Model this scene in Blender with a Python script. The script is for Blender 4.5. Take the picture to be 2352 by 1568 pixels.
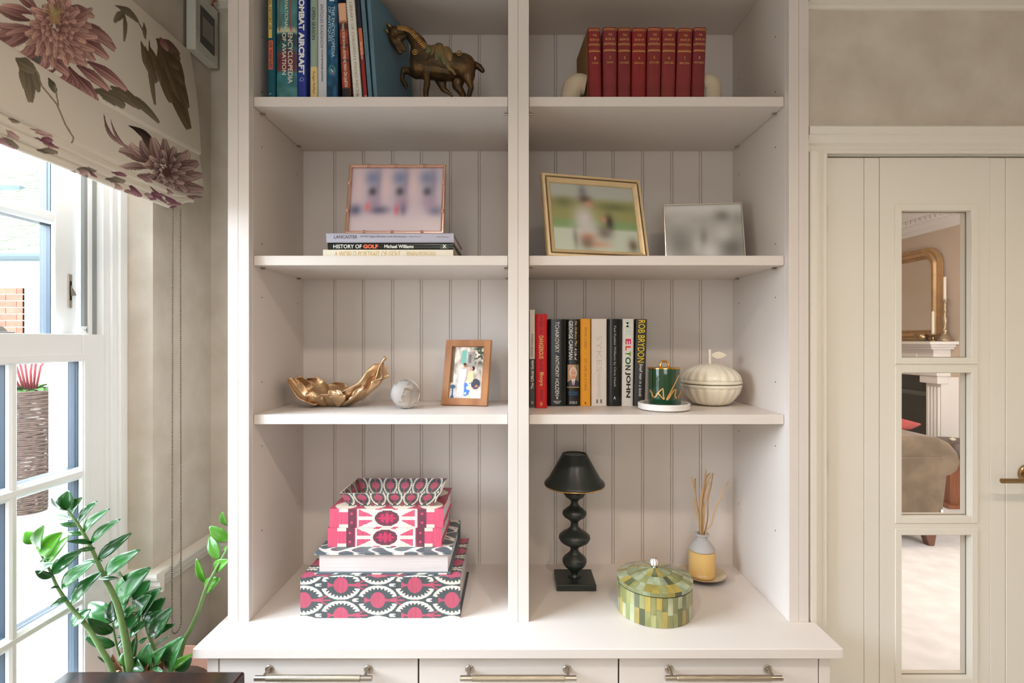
import bpy, math, random
import numpy as np
from mathutils import Vector, Matrix
R = math.radians
for o in list(bpy.data.objects): bpy.data.objects.remove(o)
SC = bpy.context.scene
COL = SC.collection
# ------------------------------------------------------------ camera, sky, lights, exposure
F, CX, CY, H = 1200.0, 1181.0, 782.0, 1.42          # focal length in px, principal point, eye height
cam = bpy.data.cameras.new('camera'); camo = bpy.data.objects.new('camera', cam); COL.objects.link(camo)
cam.sensor_width = 36; cam.lens = 36*F/2352; cam.shift_x = -5/2352; cam.shift_y = -2/2352
cam.clip_start = .05; camo.location = (0, 0, H); camo.rotation_euler = (R(90), 0, 0); SC.camera = camo
SC.view_settings.view_transform = 'Standard'; SC.view_settings.look = 'None'
SC.view_settings.gamma = 1; SC.view_settings.exposure = 0.03; SC.view_settings.use_curve_mapping = False
SC.cycles.use_denoising = True; SC.cycles.max_bounces = 8; SC.cycles.diffuse_bounces = 5
SC.cycles.transmission_bounces = 8; SC.cycles.transparent_max_bounces = 12
SC.cycles.caustics_reflective = False; SC.cycles.caustics_refractive = False
SC.cycles.sample_clamp_indirect = 6; SC.cycles.use_adaptive_sampling = True; SC.cycles.adaptive_threshold = 0.02
world = bpy.data.worlds.new('sky'); SC.world = world; world.use_nodes = True
bg = world.node_tree.nodes['Background']; bg.inputs[0].default_value = (.85, .93, 1.0, 1); bg.inputs[1].default_value = 6.2
def area(name, loc, rot, sx, sy, power, col, portal=False, spread=180):
    l = bpy.data.lights.new(name, 'AREA'); l.shape = 'RECTANGLE'; l.size = sx; l.size_y = sy; l.energy = power; l.color = col
    l.spread = R(spread)
    if portal: l.cycles.is_portal = True
    o = bpy.data.objects.new(name, l); COL.objects.link(o); o.location = loc; o.rotation_euler = rot
    return o
def spot(name, loc, power, col, size=.04, ang=150, blend=.6):
    l = bpy.data.lights.new(name, 'SPOT'); l.energy = power; l.color = col; l.shadow_soft_size = size; l.spot_size = R(ang); l.spot_blend = blend
    o = bpy.data.objects.new(name, l); COL.objects.link(o); o.location = loc
    return o
area('sky_over_garden', (-3.4, .15, 3.2), (0, R(-54), R(8)), 3.0, 3.2, 1150, (.72, .86, 1.0))
WARM = (1.0, .86, .72)
for lx, ly, pw in ((.55, .15, 13), (-.45, .15, 11), (1.7, .1, 9), (.6, -1.4, 12), (-.4, -1.4, 10)):
    spot('downlight', (lx, ly, 2.56), pw*2.2, WARM, .045)
area('rear_fill', (-.2, -2.45, 1.6), (R(-90), 0, R(180)), 1.6, 1.4, 21, (.88, .95, 1.0))  # soft fill lamp added behind the camera, no window stands there
area('lounge_window_daylight', (3.1, 1.65, 1.5), (R(-90), 0, R(180)), 1.6, 1.8, 52, (.97, .98, 1.0))
area('lounge_ceiling_light', (2.4, 3.6, 2.6), (0, 0, 0), .5, .5, 22, (1, .86, .7))

# ------------------------------------------------------------ helpers
def lin(c):
    c = np.asarray(c, float)/255.0
    return np.where(c <= .04045, c/12.92, ((c+.055)/1.055)**2.4)
def P(px, py, d): return Vector(((px-CX)*d/F, d, H-(py-CY)*d/F))
def X(px, d): return (px-CX)*d/F
def Z(py, d): return H-(py-CY)*d/F
MATS = {}
def mat(name, col, rough=.5, metal=0, spec=.5, var=None, bump=None, trans=0, ior=1.45, coat=0, alt=None, stretch=(1, 1, 1), rand=0, sheen=0, sss=0, emit=0):
    """principled material; var=(scale, amount) mottles towards alt (or darker); bump=(scale, strength); rand = per-object value shift"""
    if name in MATS: return MATS[name]
    m = bpy.data.materials.new(name); m.use_nodes = True; nt = m.node_tree; N = nt.nodes; L = nt.links
    b = N['Principled BSDF']; c = lin(col)
    b.inputs['Base Color'].default_value = (*c, 1); b.inputs['Roughness'].default_value = rough; b.inputs['Metallic'].default_value = metal
    b.inputs['Specular IOR Level'].default_value = spec; b.inputs['Transmission Weight'].default_value = trans; b.inputs['IOR'].default_value = ior
    b.inputs['Coat Weight'].default_value = coat; b.inputs['Sheen Weight'].default_value = sheen
    if sss: b.inputs['Subsurface Weight'].default_value = sss; b.inputs['Subsurface Radius'].default_value = (.01, .008, .005)
    if emit: b.inputs['Emission Color'].default_value = (*c, 1); b.inputs['Emission Strength'].default_value = emit
    tc = N.new('ShaderNodeTexCoord'); mp = N.new('ShaderNodeMapping'); mp.inputs['Scale'].default_value = stretch
    L.new(tc.outputs['Object'], mp.inputs['Vector'])
    out = None
    if var:
        no = N.new('ShaderNodeTexNoise'); no.inputs['Scale'].default_value = var[0]; no.inputs['Detail'].default_value = 5
        L.new(mp.outputs[0], no.inputs['Vector'])
        if rand:
            oi = N.new('ShaderNodeObjectInfo'); mu = N.new('ShaderNodeMath'); mu.operation = 'MULTIPLY'; mu.inputs[1].default_value = 37
            L.new(oi.outputs['Random'], mu.inputs[0]); no.noise_dimensions = '4D'; L.new(mu.outputs[0], no.inputs['W'])
        rp = N.new('ShaderNodeValToRGB'); rp.color_ramp.elements[0].position = .35; rp.color_ramp.elements[1].position = .65
        a2 = lin(alt) if alt is not None else c*(1-var[1])
        rp.color_ramp.elements[0].color = (*(a2 if alt is None else c*(1-var[1])+a2*var[1]), 1); rp.color_ramp.elements[1].color = (*c, 1)
        L.new(no.outputs['Fac'], rp.inputs[0]); out = rp.outputs[0]
    if rand:
        oi = N.new('ShaderNodeObjectInfo'); hs = N.new('ShaderNodeHueSaturation'); mr = N.new('ShaderNodeMapRange')
        mr.inputs[3].default_value = 1-rand; mr.inputs[4].default_value = 1+rand
        L.new(oi.outputs['Random'], mr.inputs[0]); L.new(mr.outputs[0], hs.inputs['Value']); hs.inputs['Color'].default_value = (*c, 1)
        if out: L.new(out, hs.inputs['Color'])
        out = hs.outputs[0]
    if out: L.new(out, b.inputs['Base Color'])
    if bump:
        nb = N.new('ShaderNodeTexNoise'); nb.inputs['Scale'].default_value = bump[0]; nb.inputs['Detail'].default_value = 4
        L.new(mp.outputs[0], nb.inputs['Vector']); bp = N.new('ShaderNodeBump'); bp.inputs['Strength'].default_value = bump[1]; bp.inputs['Distance'].default_value = .002
        L.new(nb.outputs['Fac'], bp.inputs['Height']); L.new(bp.outputs[0], b.inputs['Normal'])
    MATS[name] = m; return m
def vmat(name, rough=.5, spec=.4, coat=0, bump=None):
    if name in MATS: return MATS[name]
    m = mat(name, (200, 200, 200), rough, spec=spec, coat=coat, bump=bump)
    ca = m.node_tree.nodes.new('ShaderNodeVertexColor'); ca.layer_name = 'print'
    m.node_tree.links.new(ca.outputs[0], m.node_tree.nodes['Principled BSDF'].inputs['Base Color']); return m
def pane_mat(name='clear_glass', tint=(1, 1, 1), refl=.06):
    if name in MATS: return MATS[name]
    m = bpy.data.materials.new(name); m.use_nodes = True; N = m.node_tree.nodes; L = m.node_tree.links; N.clear()
    o = N.new('ShaderNodeOutputMaterial'); t = N.new('ShaderNodeBsdfTransparent'); g = N.new('ShaderNodeBsdfGlossy'); x = N.new('ShaderNodeMixShader')
    t.inputs[0].default_value = (*tint, 1); g.inputs['Roughness'].default_value = .02; lw = N.new('ShaderNodeLayerWeight'); lw.inputs[0].default_value = .5
    pw = N.new('ShaderNodeMath'); pw.operation = 'POWER'; pw.inputs[1].default_value = 4; L.new(lw.outputs['Facing'], pw.inputs[0])
    ma = N.new('ShaderNodeMath'); ma.operation = 'MULTIPLY_ADD'; ma.inputs[1].default_value = .5; ma.inputs[2].default_value = refl*.5; L.new(pw.outputs[0], ma.inputs[0])
    L.new(ma.outputs[0], x.inputs[0]); L.new(t.outputs[0], x.inputs[1]); L.new(g.outputs[0], x.inputs[2]); L.new(x.outputs[0], o.inputs[0])
    MATS[name] = m; return m

class MB:
    def __init__(s): s.v = []; s.f = []
    def add(s, v, f):
        n = len(s.v); s.v += [tuple(p) for p in v]; s.f += [tuple(i+n for i in q) for q in f]; return s
    def box(s, x0, x1, y0, y1, z0, z1, M=None):
        v = [Vector((x, y, z)) for z in (z0, z1) for y in (y0, y1) for x in (x0, x1)]
        if M: v = [M @ p for p in v]
        return s.add(v, [(0, 2, 3, 1), (4, 5, 7, 6), (0, 1, 5, 4), (2, 6, 7, 3), (0, 4, 6, 2), (1, 3, 7, 5)])
    def lathe(s, prof, n=32, c=(0, 0, 0), M=None, flute=None, cap=True):
        """prof [(r, z)] turned about z; flute(angle, i) -> radius factor"""
        m = len(prof); v = []
        for i, (r, z) in enumerate(prof):
            for k in range(n):
                a = 2*math.pi*k/n; q = r*(flute(a, i) if flute else 1)
                v.append(Vector((c[0]+q*math.cos(a), c[1]+q*math.sin(a), c[2]+z)))
        f = [(i*n+k, i*n+(k+1) % n, (i+1)*n+(k+1) % n, (i+1)*n+k) for i in range(m-1) for k in range(n)]
        if cap and prof[0][0] > 1e-6: f.append(tuple(reversed(range(n))))
        if cap and prof[-1][0] > 1e-6: f.append(tuple(range((m-1)*n, m*n)))
        if M: v = [M @ p for p in v]
        return s.add(v, f)
    def tube(s, pts, rad, n=8, cap=True, flat=1.0):
        pts = [Vector(p) for p in pts]; m = len(pts); rad = rad if hasattr(rad, '__len__') else [rad]*m
        T = [(pts[min(i+1, m-1)]-pts[max(i-1, 0)]).normalized() for i in range(m)]
        u = T[0].cross(Vector((0, 0, 1))); u = u if u.length > .05 else T[0].cross(Vector((0, 1, 0))); u.normalize(); v = []
        for i in range(m):
            u = (u-T[i]*u.dot(T[i])).normalized(); w = T[i].cross(u)
            for k in range(n):
                a = 2*math.pi*k/n; v.append(pts[i]+(u*math.cos(a)+w*math.sin(a)*flat)*rad[i])
        f = [(i*n+k, i*n+(k+1) % n, (i+1)*n+(k+1) % n, (i+1)*n+k) for i in range(m-1) for k in range(n)]
        if cap: f += [tuple(reversed(range(n))), tuple(range((m-1)*n, m*n))]
        return s.add(v, f)
    def prism(s, poly, a0, a1, axis='z'):
        """polygon of 2D points extruded between a0 and a1 along an axis: z -> (x,y), y -> (x,z), x -> (y,z)"""
        n = len(poly)
        def g(p, a): return {'z': (p[0], p[1], a), 'y': (p[0], a, p[1]), 'x': (a, p[0], p[1])}[axis]
        v = [g(p, a0) for p in poly]+[g(p, a1) for p in poly]
        return s.add(v, [(i, (i+1) % n, n+(i+1) % n, n+i) for i in range(n)]+[tuple(reversed(range(n))), tuple(range(n, 2*n))])
    def ball(s, c, r, n=10, sc=(1, 1, 1), M=None):
        m = max(4, n//2+1)
        pr = [(math.sin(math.pi*i/m), -math.cos(math.pi*i/m)) for i in range(m+1)]
        t = MB().lathe([(max(a, 1e-7), b) for a, b in pr], n)
        T = Matrix.Translation(c) @ (M or Matrix()) @ Matrix.Diagonal((r*sc[0], r*sc[1], r*sc[2], 1))
        return s.add([T @ Vector(p) for p in t.v], t.f)
def link(name, me, parent=None, local=False):
    o = bpy.data.objects.new(name, me); COL.objects.link(o)
    if parent is not None:
        o.parent = parent
        if not local: o.matrix_parent_inverse = parent.get('_m') and Matrix() or Matrix.Translation(-parent.location)
    return o
def mk(name, mb, m, parent=None, smooth=False, bevel=0, local=False, auto=False, seg=2, label=None, kind=None):
    me = bpy.data.meshes.new(name); me.from_pydata([tuple(p) for p in mb.v], [], mb.f); me.materials.append(m)
    import bmesh
    b = bmesh.new(); b.from_mesh(me); bmesh.ops.recalc_face_normals(b, faces=b.faces)
    b.to_mesh(me); b.free()
    if smooth: me.shade_smooth()
    if auto: me.shade_smooth(); me.set_sharp_from_angle(angle=R(35))
    o = link(name, me, parent, local)
    if bevel:
        md = o.modifiers.new('edge', 'BEVEL'); md.width = bevel; md.segments = seg; md.limit_method = 'ANGLE'; md.angle_limit = R(40)
    if label: o['label'] = label
    if kind: o['kind'] = kind
    return o
def thing(name, label, cat, loc=(0, 0, 0), rot=None, group=None):
    o = bpy.data.objects.new(name, None); COL.objects.link(o); o.location = loc; o.empty_display_size = .02
    if rot is not None: o.rotation_euler = rot
    o['label'] = label; o['category'] = cat
    if group: o['group'] = group
    return o
def tag(o, label, cat, group=None):
    o['label'] = label; o['category'] = cat
    if group: o['group'] = group
    return o
def struct(o, label=None, cat='room'):
    o['kind'] = 'structure'
    if label: o['label'] = label; o['category'] = cat
    return o
def pgrid(name, pos, nu, nv, paint, m, parent=None, local=False, smooth=True, us=None, vs=None, solid=0):
    """grid surface with a printed colour per vertex. pos(U,V)->(n,3), paint(U,V)->(n,3) sRGB 0..255, U, V in 0..1"""
    us = np.linspace(0, 1, nu) if us is None else us; vs = np.linspace(0, 1, nv) if vs is None else vs; nu, nv = len(us), len(vs)
    V, U = np.meshgrid(vs, us, indexing='ij'); U = U.ravel(); V = V.ravel()
    co = np.asarray(pos(U, V), np.float32); c = lin(np.clip(paint(U, V), 0, 255))
    i = (np.arange(nv-1)[:, None]*nu+np.arange(nu-1)[None]).ravel()
    q = np.stack([i, i+1, i+nu+1, i+nu], 1).astype(np.int32)
    me = bpy.data.meshes.new(name); me.vertices.add(len(co)); me.vertices.foreach_set('co', co.ravel())
    me.loops.add(q.size); me.loops.foreach_set('vertex_index', q.ravel()); me.polygons.add(len(q))
    me.polygons.foreach_set('loop_start', np.arange(0, q.size, 4, dtype=np.int32)); me.update(calc_edges=True); me.validate()
    at = me.color_attributes.new('print', 'FLOAT_COLOR', 'POINT'); at.data.foreach_set('color', np.concatenate([c, np.ones((len(c), 1))], 1).astype(np.float32).ravel())
    me.materials.append(m)
    if smooth: me.shade_smooth()
    o = link(name, me, parent, local)
    if solid: md = o.modifiers.new('thickness', 'SOLIDIFY'); md.thickness = solid; md.offset = 0
    return o
def text(parent, s, m, c, u, v, w, h, bold=0, shear=0, local=False, name='lettering', off=.0004, space=1, curve=None):
    cu = bpy.data.curves.new('lettering', 'FONT'); cu.body = s; cu.size = 1; cu.offset = bold; cu.shear = shear; cu.resolution_u = 3; cu.space_character = space; cu.align_x = 'CENTER'; cu.space_line = .85
    t = bpy.data.objects.new('tmp', cu); COL.objects.link(t); bpy.context.view_layer.update()
    me = bpy.data.meshes.new_from_object(t.evaluated_get(bpy.context.evaluated_depsgraph_get())); bpy.data.objects.remove(t)
    n = len(me.vertices); a = np.zeros(n*3, np.float32); me.vertices.foreach_get('co', a); a = a.reshape(-1, 3)
    lo, hi = a.min(0), a.max(0); a = (a-(lo+hi)/2)
    a[:, 0] *= w/max(hi[0]-lo[0], 1e-6); a[:, 1] *= h/max(hi[1]-lo[1], 1e-6)
    c, u, v = Vector(c), Vector(u).normalized(), Vector(v).normalized(); nn = u.cross(v)
    if curve is None: zz = np.full(n, off)
    elif isinstance(curve, tuple): zz = off-curve[0]*np.abs(np.clip((a[:, 0]+curve[2])/curve[1], -1, 1))**5
    else: zz = off-curve*a[:, 0]**2
    co = np.array(c)[None]+a[:, :1]*np.array(u)+a[:, 1:2]*np.array(v)+zz[:, None]*np.array(nn)
    me.vertices.foreach_set('co', co.astype(np.float32).ravel()); me.materials.clear(); me.materials.append(m); me.name = name
    return link(name, me, parent, local)
def ss(a, b, x): t = np.clip((x-a)/(b-a), 0, 1); return t*t*(3-2*t)
def vnoise(x, y, s=0):
    """smooth value noise on arrays"""
    xi, yi = np.floor(x).astype(np.int64), np.floor(y).astype(np.int64); fx, fy = x-xi, y-yi; fx = fx*fx*(3-2*fx); fy = fy*fy*(3-2*fy)
    def h(a, b): return np.mod(np.sin(a*127.1+b*311.7+s*74.7)*43758.5453, 1.0)
    return (h(xi, yi)*(1-fx)+h(xi+1, yi)*fx)*(1-fy)+(h(xi, yi+1)*(1-fx)+h(xi+1, yi+1)*fx)*fy
def paste(c, msk, col): m = np.clip(msk, 0, 1)[:, None]; return c*(1-m)+np.asarray(col, float)*m

PAINT = mat('cabinet_paint', (218, 208, 200), .42, spec=.4, bump=(900, .04))
TRIM = mat('cream_gloss_paint', (228, 222, 210), .4, spec=.4, bump=(500, .04))
WINW = mat('white_window_frame', (244, 246, 246), .3)
WALLP = mat('textured_wallpaper', (210, 200, 186), .8, var=(9, .6), alt=(188, 176, 158), bump=(260, .35))
WHITE = mat('white_paint', (235, 233, 228), .7)
STEEL = mat('brushed_nickel', (188, 178, 165), .28, metal=1, var=(60, .1), stretch=(1, 30, 30))
KNURL = mat('knurled_brass', (178, 166, 146), .35, metal=1, bump=(900, .3), stretch=(.02, 1, 1))
ABRASS = mat('antique_brass', (168, 142, 104), .25, metal=1)
DARK = mat('dark_gap', (20, 16, 13), .8)
PAGE = mat('paper_pages', (226, 214, 196), .8, var=(40, .12), stretch=(1, 1, 30))
GOLDF = mat('gold_foil_print', (206, 166, 92), .4, metal=.6)
INKB = mat('black_ink', (22, 22, 24), .6)
INKW = mat('white_ink', (240, 238, 230), .5)
# ------------------------------------------------------------ room shell
floor = struct(mk('floor', MB().box(-1.3, 2.7, -2.6, 1.85, -.05, 0), mat('pale_carpet', (196, 190, 182), .9, var=(60, .1))), 'pale carpeted floor of the room')
struct(mk('ceiling', MB().box(-1.3, 2.7, -2.6, 1.85, 2.6, 2.65), WHITE), 'white ceiling')
XL, YW0, YW1, ZW0, ZW1 = -1.065, .27, 1.54, .42, 2.33        # window wall and its opening
w = MB(); w.box(-1.32, XL, YW1, 1.9, 0, 2.6).box(-1.32, XL, -2.6, YW0, 0, 2.6).box(-1.32, XL, YW0, YW1, 0, ZW0).box(-1.32, XL, YW0, YW1, ZW1, 2.6)
struct(mk('wall_left', w, WALLP), 'window wall in mottled beige wallpaper')
struct(mk('wall_back', MB().box(-1.3, .9, 1.835, 1.9, 0, 2.6), WALLP), 'beige wallpapered wall behind the bookcase')
DX0, DX1, DZ = .8765, 1.6425, 1.9395                        # door opening
w = MB(); w.box(.816, DX0-.012, 1.465, 1.6, 0, 2.6).box(DX1+.012, 2.7, 1.465, 1.6, 0, 2.6).box(DX0-.012, DX1+.012, 1.465, 1.6, DZ+.012, 2.6).box(.816, .87, 1.6, 1.9, 0, 2.6)
struct(mk('wall_right', w, WALLP), 'beige wallpapered wall around the door')
struct(mk('wall_side', MB().box(2.62, 2.7, -2.6, 1.465, 0, 2.6), WALLP)); struct(mk('wall_rear', MB().box(-1.3, 2.7, -2.68, -2.6, 0, 2.6), WALLP))
# picture rail
def rail(name, poly, a0, a1, axis, m=TRIM): return struct(mk(name, MB().prism(poly, a0, a1, axis), m))
zr = 2.354
rail('trim_1', [(1.467, zr-.01), (1.458, zr-.008), (1.455, zr), (1.44, zr+.006), (1.436, zr+.02), (1.448, zr+.03), (1.444, zr+.05), (1.467, zr+.055)], .816, 2.62, 'x')
zr = Z(28, 1.83)
rail('trim_2', [(1.836, zr), (1.815, zr+.004), (1.812, zr+.03), (1.80, zr+.045), (1.795, zr+.06), (1.836, zr+.07)], XL, -.75, 'x')
# dado rail on the window wall, its return and the back wall
zd = .745
dp = [(0, 0), (.008, 0), (.012, .012), (.018, .022), (.02, .034), (.03, .042), (.034, .052), (.034, .062), (0, .064)]
rail('trim_3', [(XL+a, zd-.062+b) for a, b in dp], YW1-.0, 1.836, 'y')
rail('trim_4', [(1.836-a, zd-.062+b) for a, b in dp], XL, -.79, 'x')
rail('trim_5', [(YW1-a, zd-.062+b) for a, b in dp], -1.146, XL+.034, 'x')
# skirting
struct(mk('baseboard_left', MB().box(XL, XL+.018, YW1, 1.83, 0, .15), TRIM)); struct(mk('baseboard_right', MB().box(1.75, 2.62, 1.445, 1.465, 0, .15), TRIM))

# ------------------------------------------------------------ sash window
win = thing('window_1', 'white sash window with small panes and glazing bars', 'window', (-1.15, .9, .45)); win['kind'] = 'structure'
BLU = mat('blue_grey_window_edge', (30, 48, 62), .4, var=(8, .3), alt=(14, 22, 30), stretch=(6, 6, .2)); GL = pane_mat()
fr = MB(); ya, yb = YW0, YW1
XF = -1.15
for s in (0, 1):                                             # jamb linings, stepped
    def yy(a): return ya+a if s == 0 else yb-a
    for a0, a1, x1 in ((0, .03, XF+.012), (.03, .05, XF+.004), (.05, .073, XF-.004)):
        p, q = sorted((yy(a0), yy(a1))); fr.box(-1.25, x1, p, q, ZW0, ZW1)
fr.box(-1.25, XF+.004, ya, yb, ZW1-.05, ZW1).box(-1.28, XF+.03, ya, yb, ZW0, ZW0+.035)
mk('window_frame', fr, WINW, win, bevel=.002)
mk('parting_bead', MB().box(XF-.034, XF-.022, yb-.092, yb-.073, 1.43, 2.2), mat('grey_weather_seal', (150, 152, 150), .7), win)
mk('parting_bead', MB().box(XF-.03, XF-.02, yb-.118, yb-.108, 1.43, 2.2), MATS['grey_weather_seal'], win)
mk('sash_channel', MB().box(XF-.045, XF-.018, yb-.106, yb-.094, 1.43, 2.2), WINW, win)
def sash(x, z0, z1, bot, top, stile, bars, ystart, yend):
    """a sash: stiles, rails, glazing bars and panes. x = room face plane"""
    g0, g1 = ystart+stile, yend-stile; T = .045
    s = mk('sash_stile', MB().box(x-.012, x, ystart, g0, z0, z1), WINW, win, bevel=.003)
    s = mk('sash_stile', MB().box(x-.012, x, g1, yend, z0, z1), WINW, win, bevel=.003)
    mk('sash_rail', MB().box(x-T, x, g0, g1, z0, z0+bot), WINW, win, bevel=.002); mk('sash_rail', MB().box(x-T, x, g0, g1, z1-top, z1), WINW, win, bevel=.002)
    n = 5; pw = (g1-g0-.025*(n-1))/n; zb = [z0+bot]+list(bars)+[z1-top]
    for i in range(1, n):
        y = g0+i*(pw+.025)-.025
        mk('glazing_bar', MB().prism([(x-.012, y), (x-.006, y+.003), (x-.002, y+.008), (x-.002, y+.017), (x-.006, y+.022), (x-.012, y+.025)], z0+bot, z1-top, 'z'), WINW, win)
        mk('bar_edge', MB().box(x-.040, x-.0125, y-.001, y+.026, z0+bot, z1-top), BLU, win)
    for zz in bars: 
        mk('glazing_bar', MB().prism([(x-.012, zz-.017), (x-.008, zz-.014), (x-.001, zz-.006), (x-.001, zz+.006), (x-.008, zz+.014), (x-.012, zz+.017)], g0, g1, 'y'), WINW, win)
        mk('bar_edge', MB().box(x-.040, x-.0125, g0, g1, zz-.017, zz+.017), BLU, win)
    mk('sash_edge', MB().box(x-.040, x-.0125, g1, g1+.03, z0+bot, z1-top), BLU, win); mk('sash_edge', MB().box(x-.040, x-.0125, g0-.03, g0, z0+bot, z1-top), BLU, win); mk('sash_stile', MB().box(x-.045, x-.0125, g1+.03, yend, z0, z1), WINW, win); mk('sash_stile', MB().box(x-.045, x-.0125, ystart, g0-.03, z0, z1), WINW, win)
    for j in range(len(zb)-1):
        for i in range(n):
            y = g0+i*(pw+.025); a, c = zb[j]+(.018 if j else 0), zb[j+1]-(.018 if j+1 < len(zb)-1 else 0)
            mk('pane', MB().box(x-.022, x-.018, y, y+pw, a, c), GL, win)
sash(XF, .47, 1.437, .06, .072, .075, (.725, 1.0665), ya+.073, yb-.073)
sash(XF-.04, 1.385, 2.27, .03, .07, .068, (1.738, 2.05), ya+.073, yb-.118)
# inner bead line on lower sash
bd = MB(); g1 = yb-.073-.075; bd.box(XF-.002, XF+.003, g1+.004, g1+.022, .53, 1.3855); bd.box(XF-.002, XF+.003, ya+.15, g1+.0035, 1.367, 1.3855)
mk('sash_bead', bd, WINW, win, bevel=.0015)
# finger latch on the upper sash stile, lock on the meeting rail, cord guide
xs = XF-.04; yl = -xs*F/(CX-160); zl0, zl1 = Z(707, yl), Z(630, yl)
la = MB().box(xs, xs+.003, yl-.006, yl+.006, zl0, zl1); lt = mk('latch_plate', la, STEEL, win, bevel=.002)
mk('latch_slot', MB().box(xs+.002, xs+.0036, yl-.0025, yl+.0025, zl0+.02, zl1-.018), DARK, lt)
mk('latch_lever', MB().prism([(yl-.002, zl1-.03), (yl+.016, zl0+.035), (yl-.001, zl0+.032)], xs+.003, xs+.006, 'x'), STEEL, lt)
for zz in (zl0+.007, zl1-.007): mk('screw', MB().lathe([(.0025, 0), (.0025, .001), (.0015, .0015)], 8, M=Matrix.Translation((xs+.0025, yl, zz)) @ Matrix.Rotation(R(90), 4, 'Y')), STEEL, lt)
yk = 1.10
lk = mk('sash_lock', MB().box(XF-.035, XF-.008, yk-.05, yk+.115, 1.4375, 1.441), mat('pewter', (160, 158, 152), .35, metal=.8), win, bevel=.002)
mk('lock_drum', MB().lathe([(.013, 0), (.013, .02), (.011, .022), (.0001, .022)], 20, (XF-.022, yk+.06, 1.441)), STEEL, lk, auto=True)
mk('lock_arm', MB().prism([(yk-.05, 1.441), (yk-.05, 1.449), (yk-.02, 1.466), (yk+.04, 1.462), (yk+.10, 1.452), (yk+.112, 1.441)], XF-.034, XF-.024, 'x'), MATS['pewter'], lk)
mk('lock_keeper', MB().box(XF-.020, XF-.009, yk-.01, yk+.045, 1.441, 1.457), MATS['pewter'], lk, bevel=.002)
mk('cord_guide', MB().lathe([(.014, 0), (.008, .004), (.005, .012), (.009, .02), (.011, .022), (.0001, .022)], 16, (XF-.025, 1.425, 1.437)), WINW, win, auto=True)
# ------------------------------------------------------------ outside
patio = struct(mk('ground_patio', MB().box(-12, -1.32, -3, 9, -.22, -.1), mat('mortar_joint', (150, 150, 145), .9)), 'pale patio beyond the window')
PV = mat('pale_stone_paving', (214, 214, 208), .85, var=(3, .12), rand=.06)
for i in range(9):
    for j in range(10): mk('paving_slab', MB().box(-1.9-.6*i, -1.9-.6*i+.588, 1.6+.45*j, 1.6+.45*j+.438, -.1, -.085+.002*((i*7+j*3) % 3)), PV, patio, bevel=.004)
ob = thing('outbuilding', 'white rendered outbuilding with mossy tiled roof and brick patch outside', 'building', (-6.5, 6, -.1))
yo = 6.0; zo = Z(588, yo)
mk('wall', MB().box(-12, -3.2, yo, yo+.2, -.1, zo), mat('white_render', (238, 238, 234), .8), ob)
sl = R(38); MT = mat('mossy_roof_tile', (160, 166, 152), .85, var=(9, .5), alt=(104, 128, 76), rand=.15)
t = MB(); rows = 26; tl = MB()
for j in range(rows):
    for i in range(50):
        x = -9.8+i*.165+(j % 2)*.08; y = yo-.12+j*.1*math.cos(sl); z = zo+j*.1*math.sin(sl)+.01*((i*5+j*3) % 4)/4
        M_ = Matrix.Translation((x, y, z)) @ Matrix.Rotation(sl-R(5), 4, 'X'); tl.box(0, .158, 0, .16, 0, .014, M_)
mk('roof_tile', tl, MT, ob, kind='stuff')
mk('gutter', MB().tube([(-12, yo-.14, zo-.03), (-3.0, yo-.14, zo-.03)], .05, 10), mat('dark_gutter', (96, 112, 116), .5), ob)
BK = mat('soft_red_brick', (190, 118, 98), .85, var=(20, .25), rand=.12)
for j in range(9):
    for i in range(5):
        x0 = X(-45, yo)+i*.225+(j % 2)*.1; x1 = min(x0+.215, X(56, yo))
        if x1-x0 > .03: mk('brick', MB().box(x0, x1, yo-.03, yo+.02, Z(662, yo)-(j+1)*.075+.01, Z(662, yo)-j*.075), BK, ob)
mk('mortar_panel', MB().box(X(-50, yo), X(56, yo), yo-.02, yo+.01, Z(662, yo)-.68, Z(662, yo)), mat('white_mortar', (236, 232, 226), .9), ob)
mk('chimney_vent', MB().box(X(20, yo+1.6), X(90, yo+1.6), yo+1.3, yo+1.8, Z(455, yo+1.6), Z(440, yo+1.6)), MATS['dark_gutter'], ob)
# wicker planter with red-stemmed plant
pd = 4.6; pxc, wp = X(66, pd), .19
pl = thing('wicker_planter', 'tall woven brown wicker planter standing on the patio outside', 'planter', (pxc, pd, -.085))
WK = mat('brown_willow', (98, 78, 68), .8, var=(30, .4), rand=.2)
zt = Z(893, pd); nrow = 62; rngp = random.Random(3)
wv = MB()
for j in range(nrow):
    z = -.08+(zt+.08)*j/nrow; r = .12+.075*j/nrow
    pts = [(pxc+(r+.006*math.sin(6*a+j*math.pi)+rngp.uniform(-.003, .003))*math.cos(a), pd+r*math.sin(a), z+rngp.uniform(-.003, .003)) for a in [2*math.pi*k/24 for k in range(25)]]
    wv.tube(pts, .0085, 5, False)
mk('woven_willow', wv, WK, pl, kind='stuff')
mk('soil', MB().lathe([(.0001, 0), (.185, 0), (.185, -.05)], 20, (pxc, pd, zt-.02)), mat('dark_soil', (84, 66, 52), .9), pl)
pp = thing('red_stemmed_plant', 'red-stemmed leafy plant growing in the wicker planter outside', 'plant', (pxc, pd, zt-.02))
RS = mat('red_stem', (130, 50, 54), .5); GLF = mat('pale_green_leaf', (80, 120, 60), .5, var=(12, .3), rand=.2)
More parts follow.
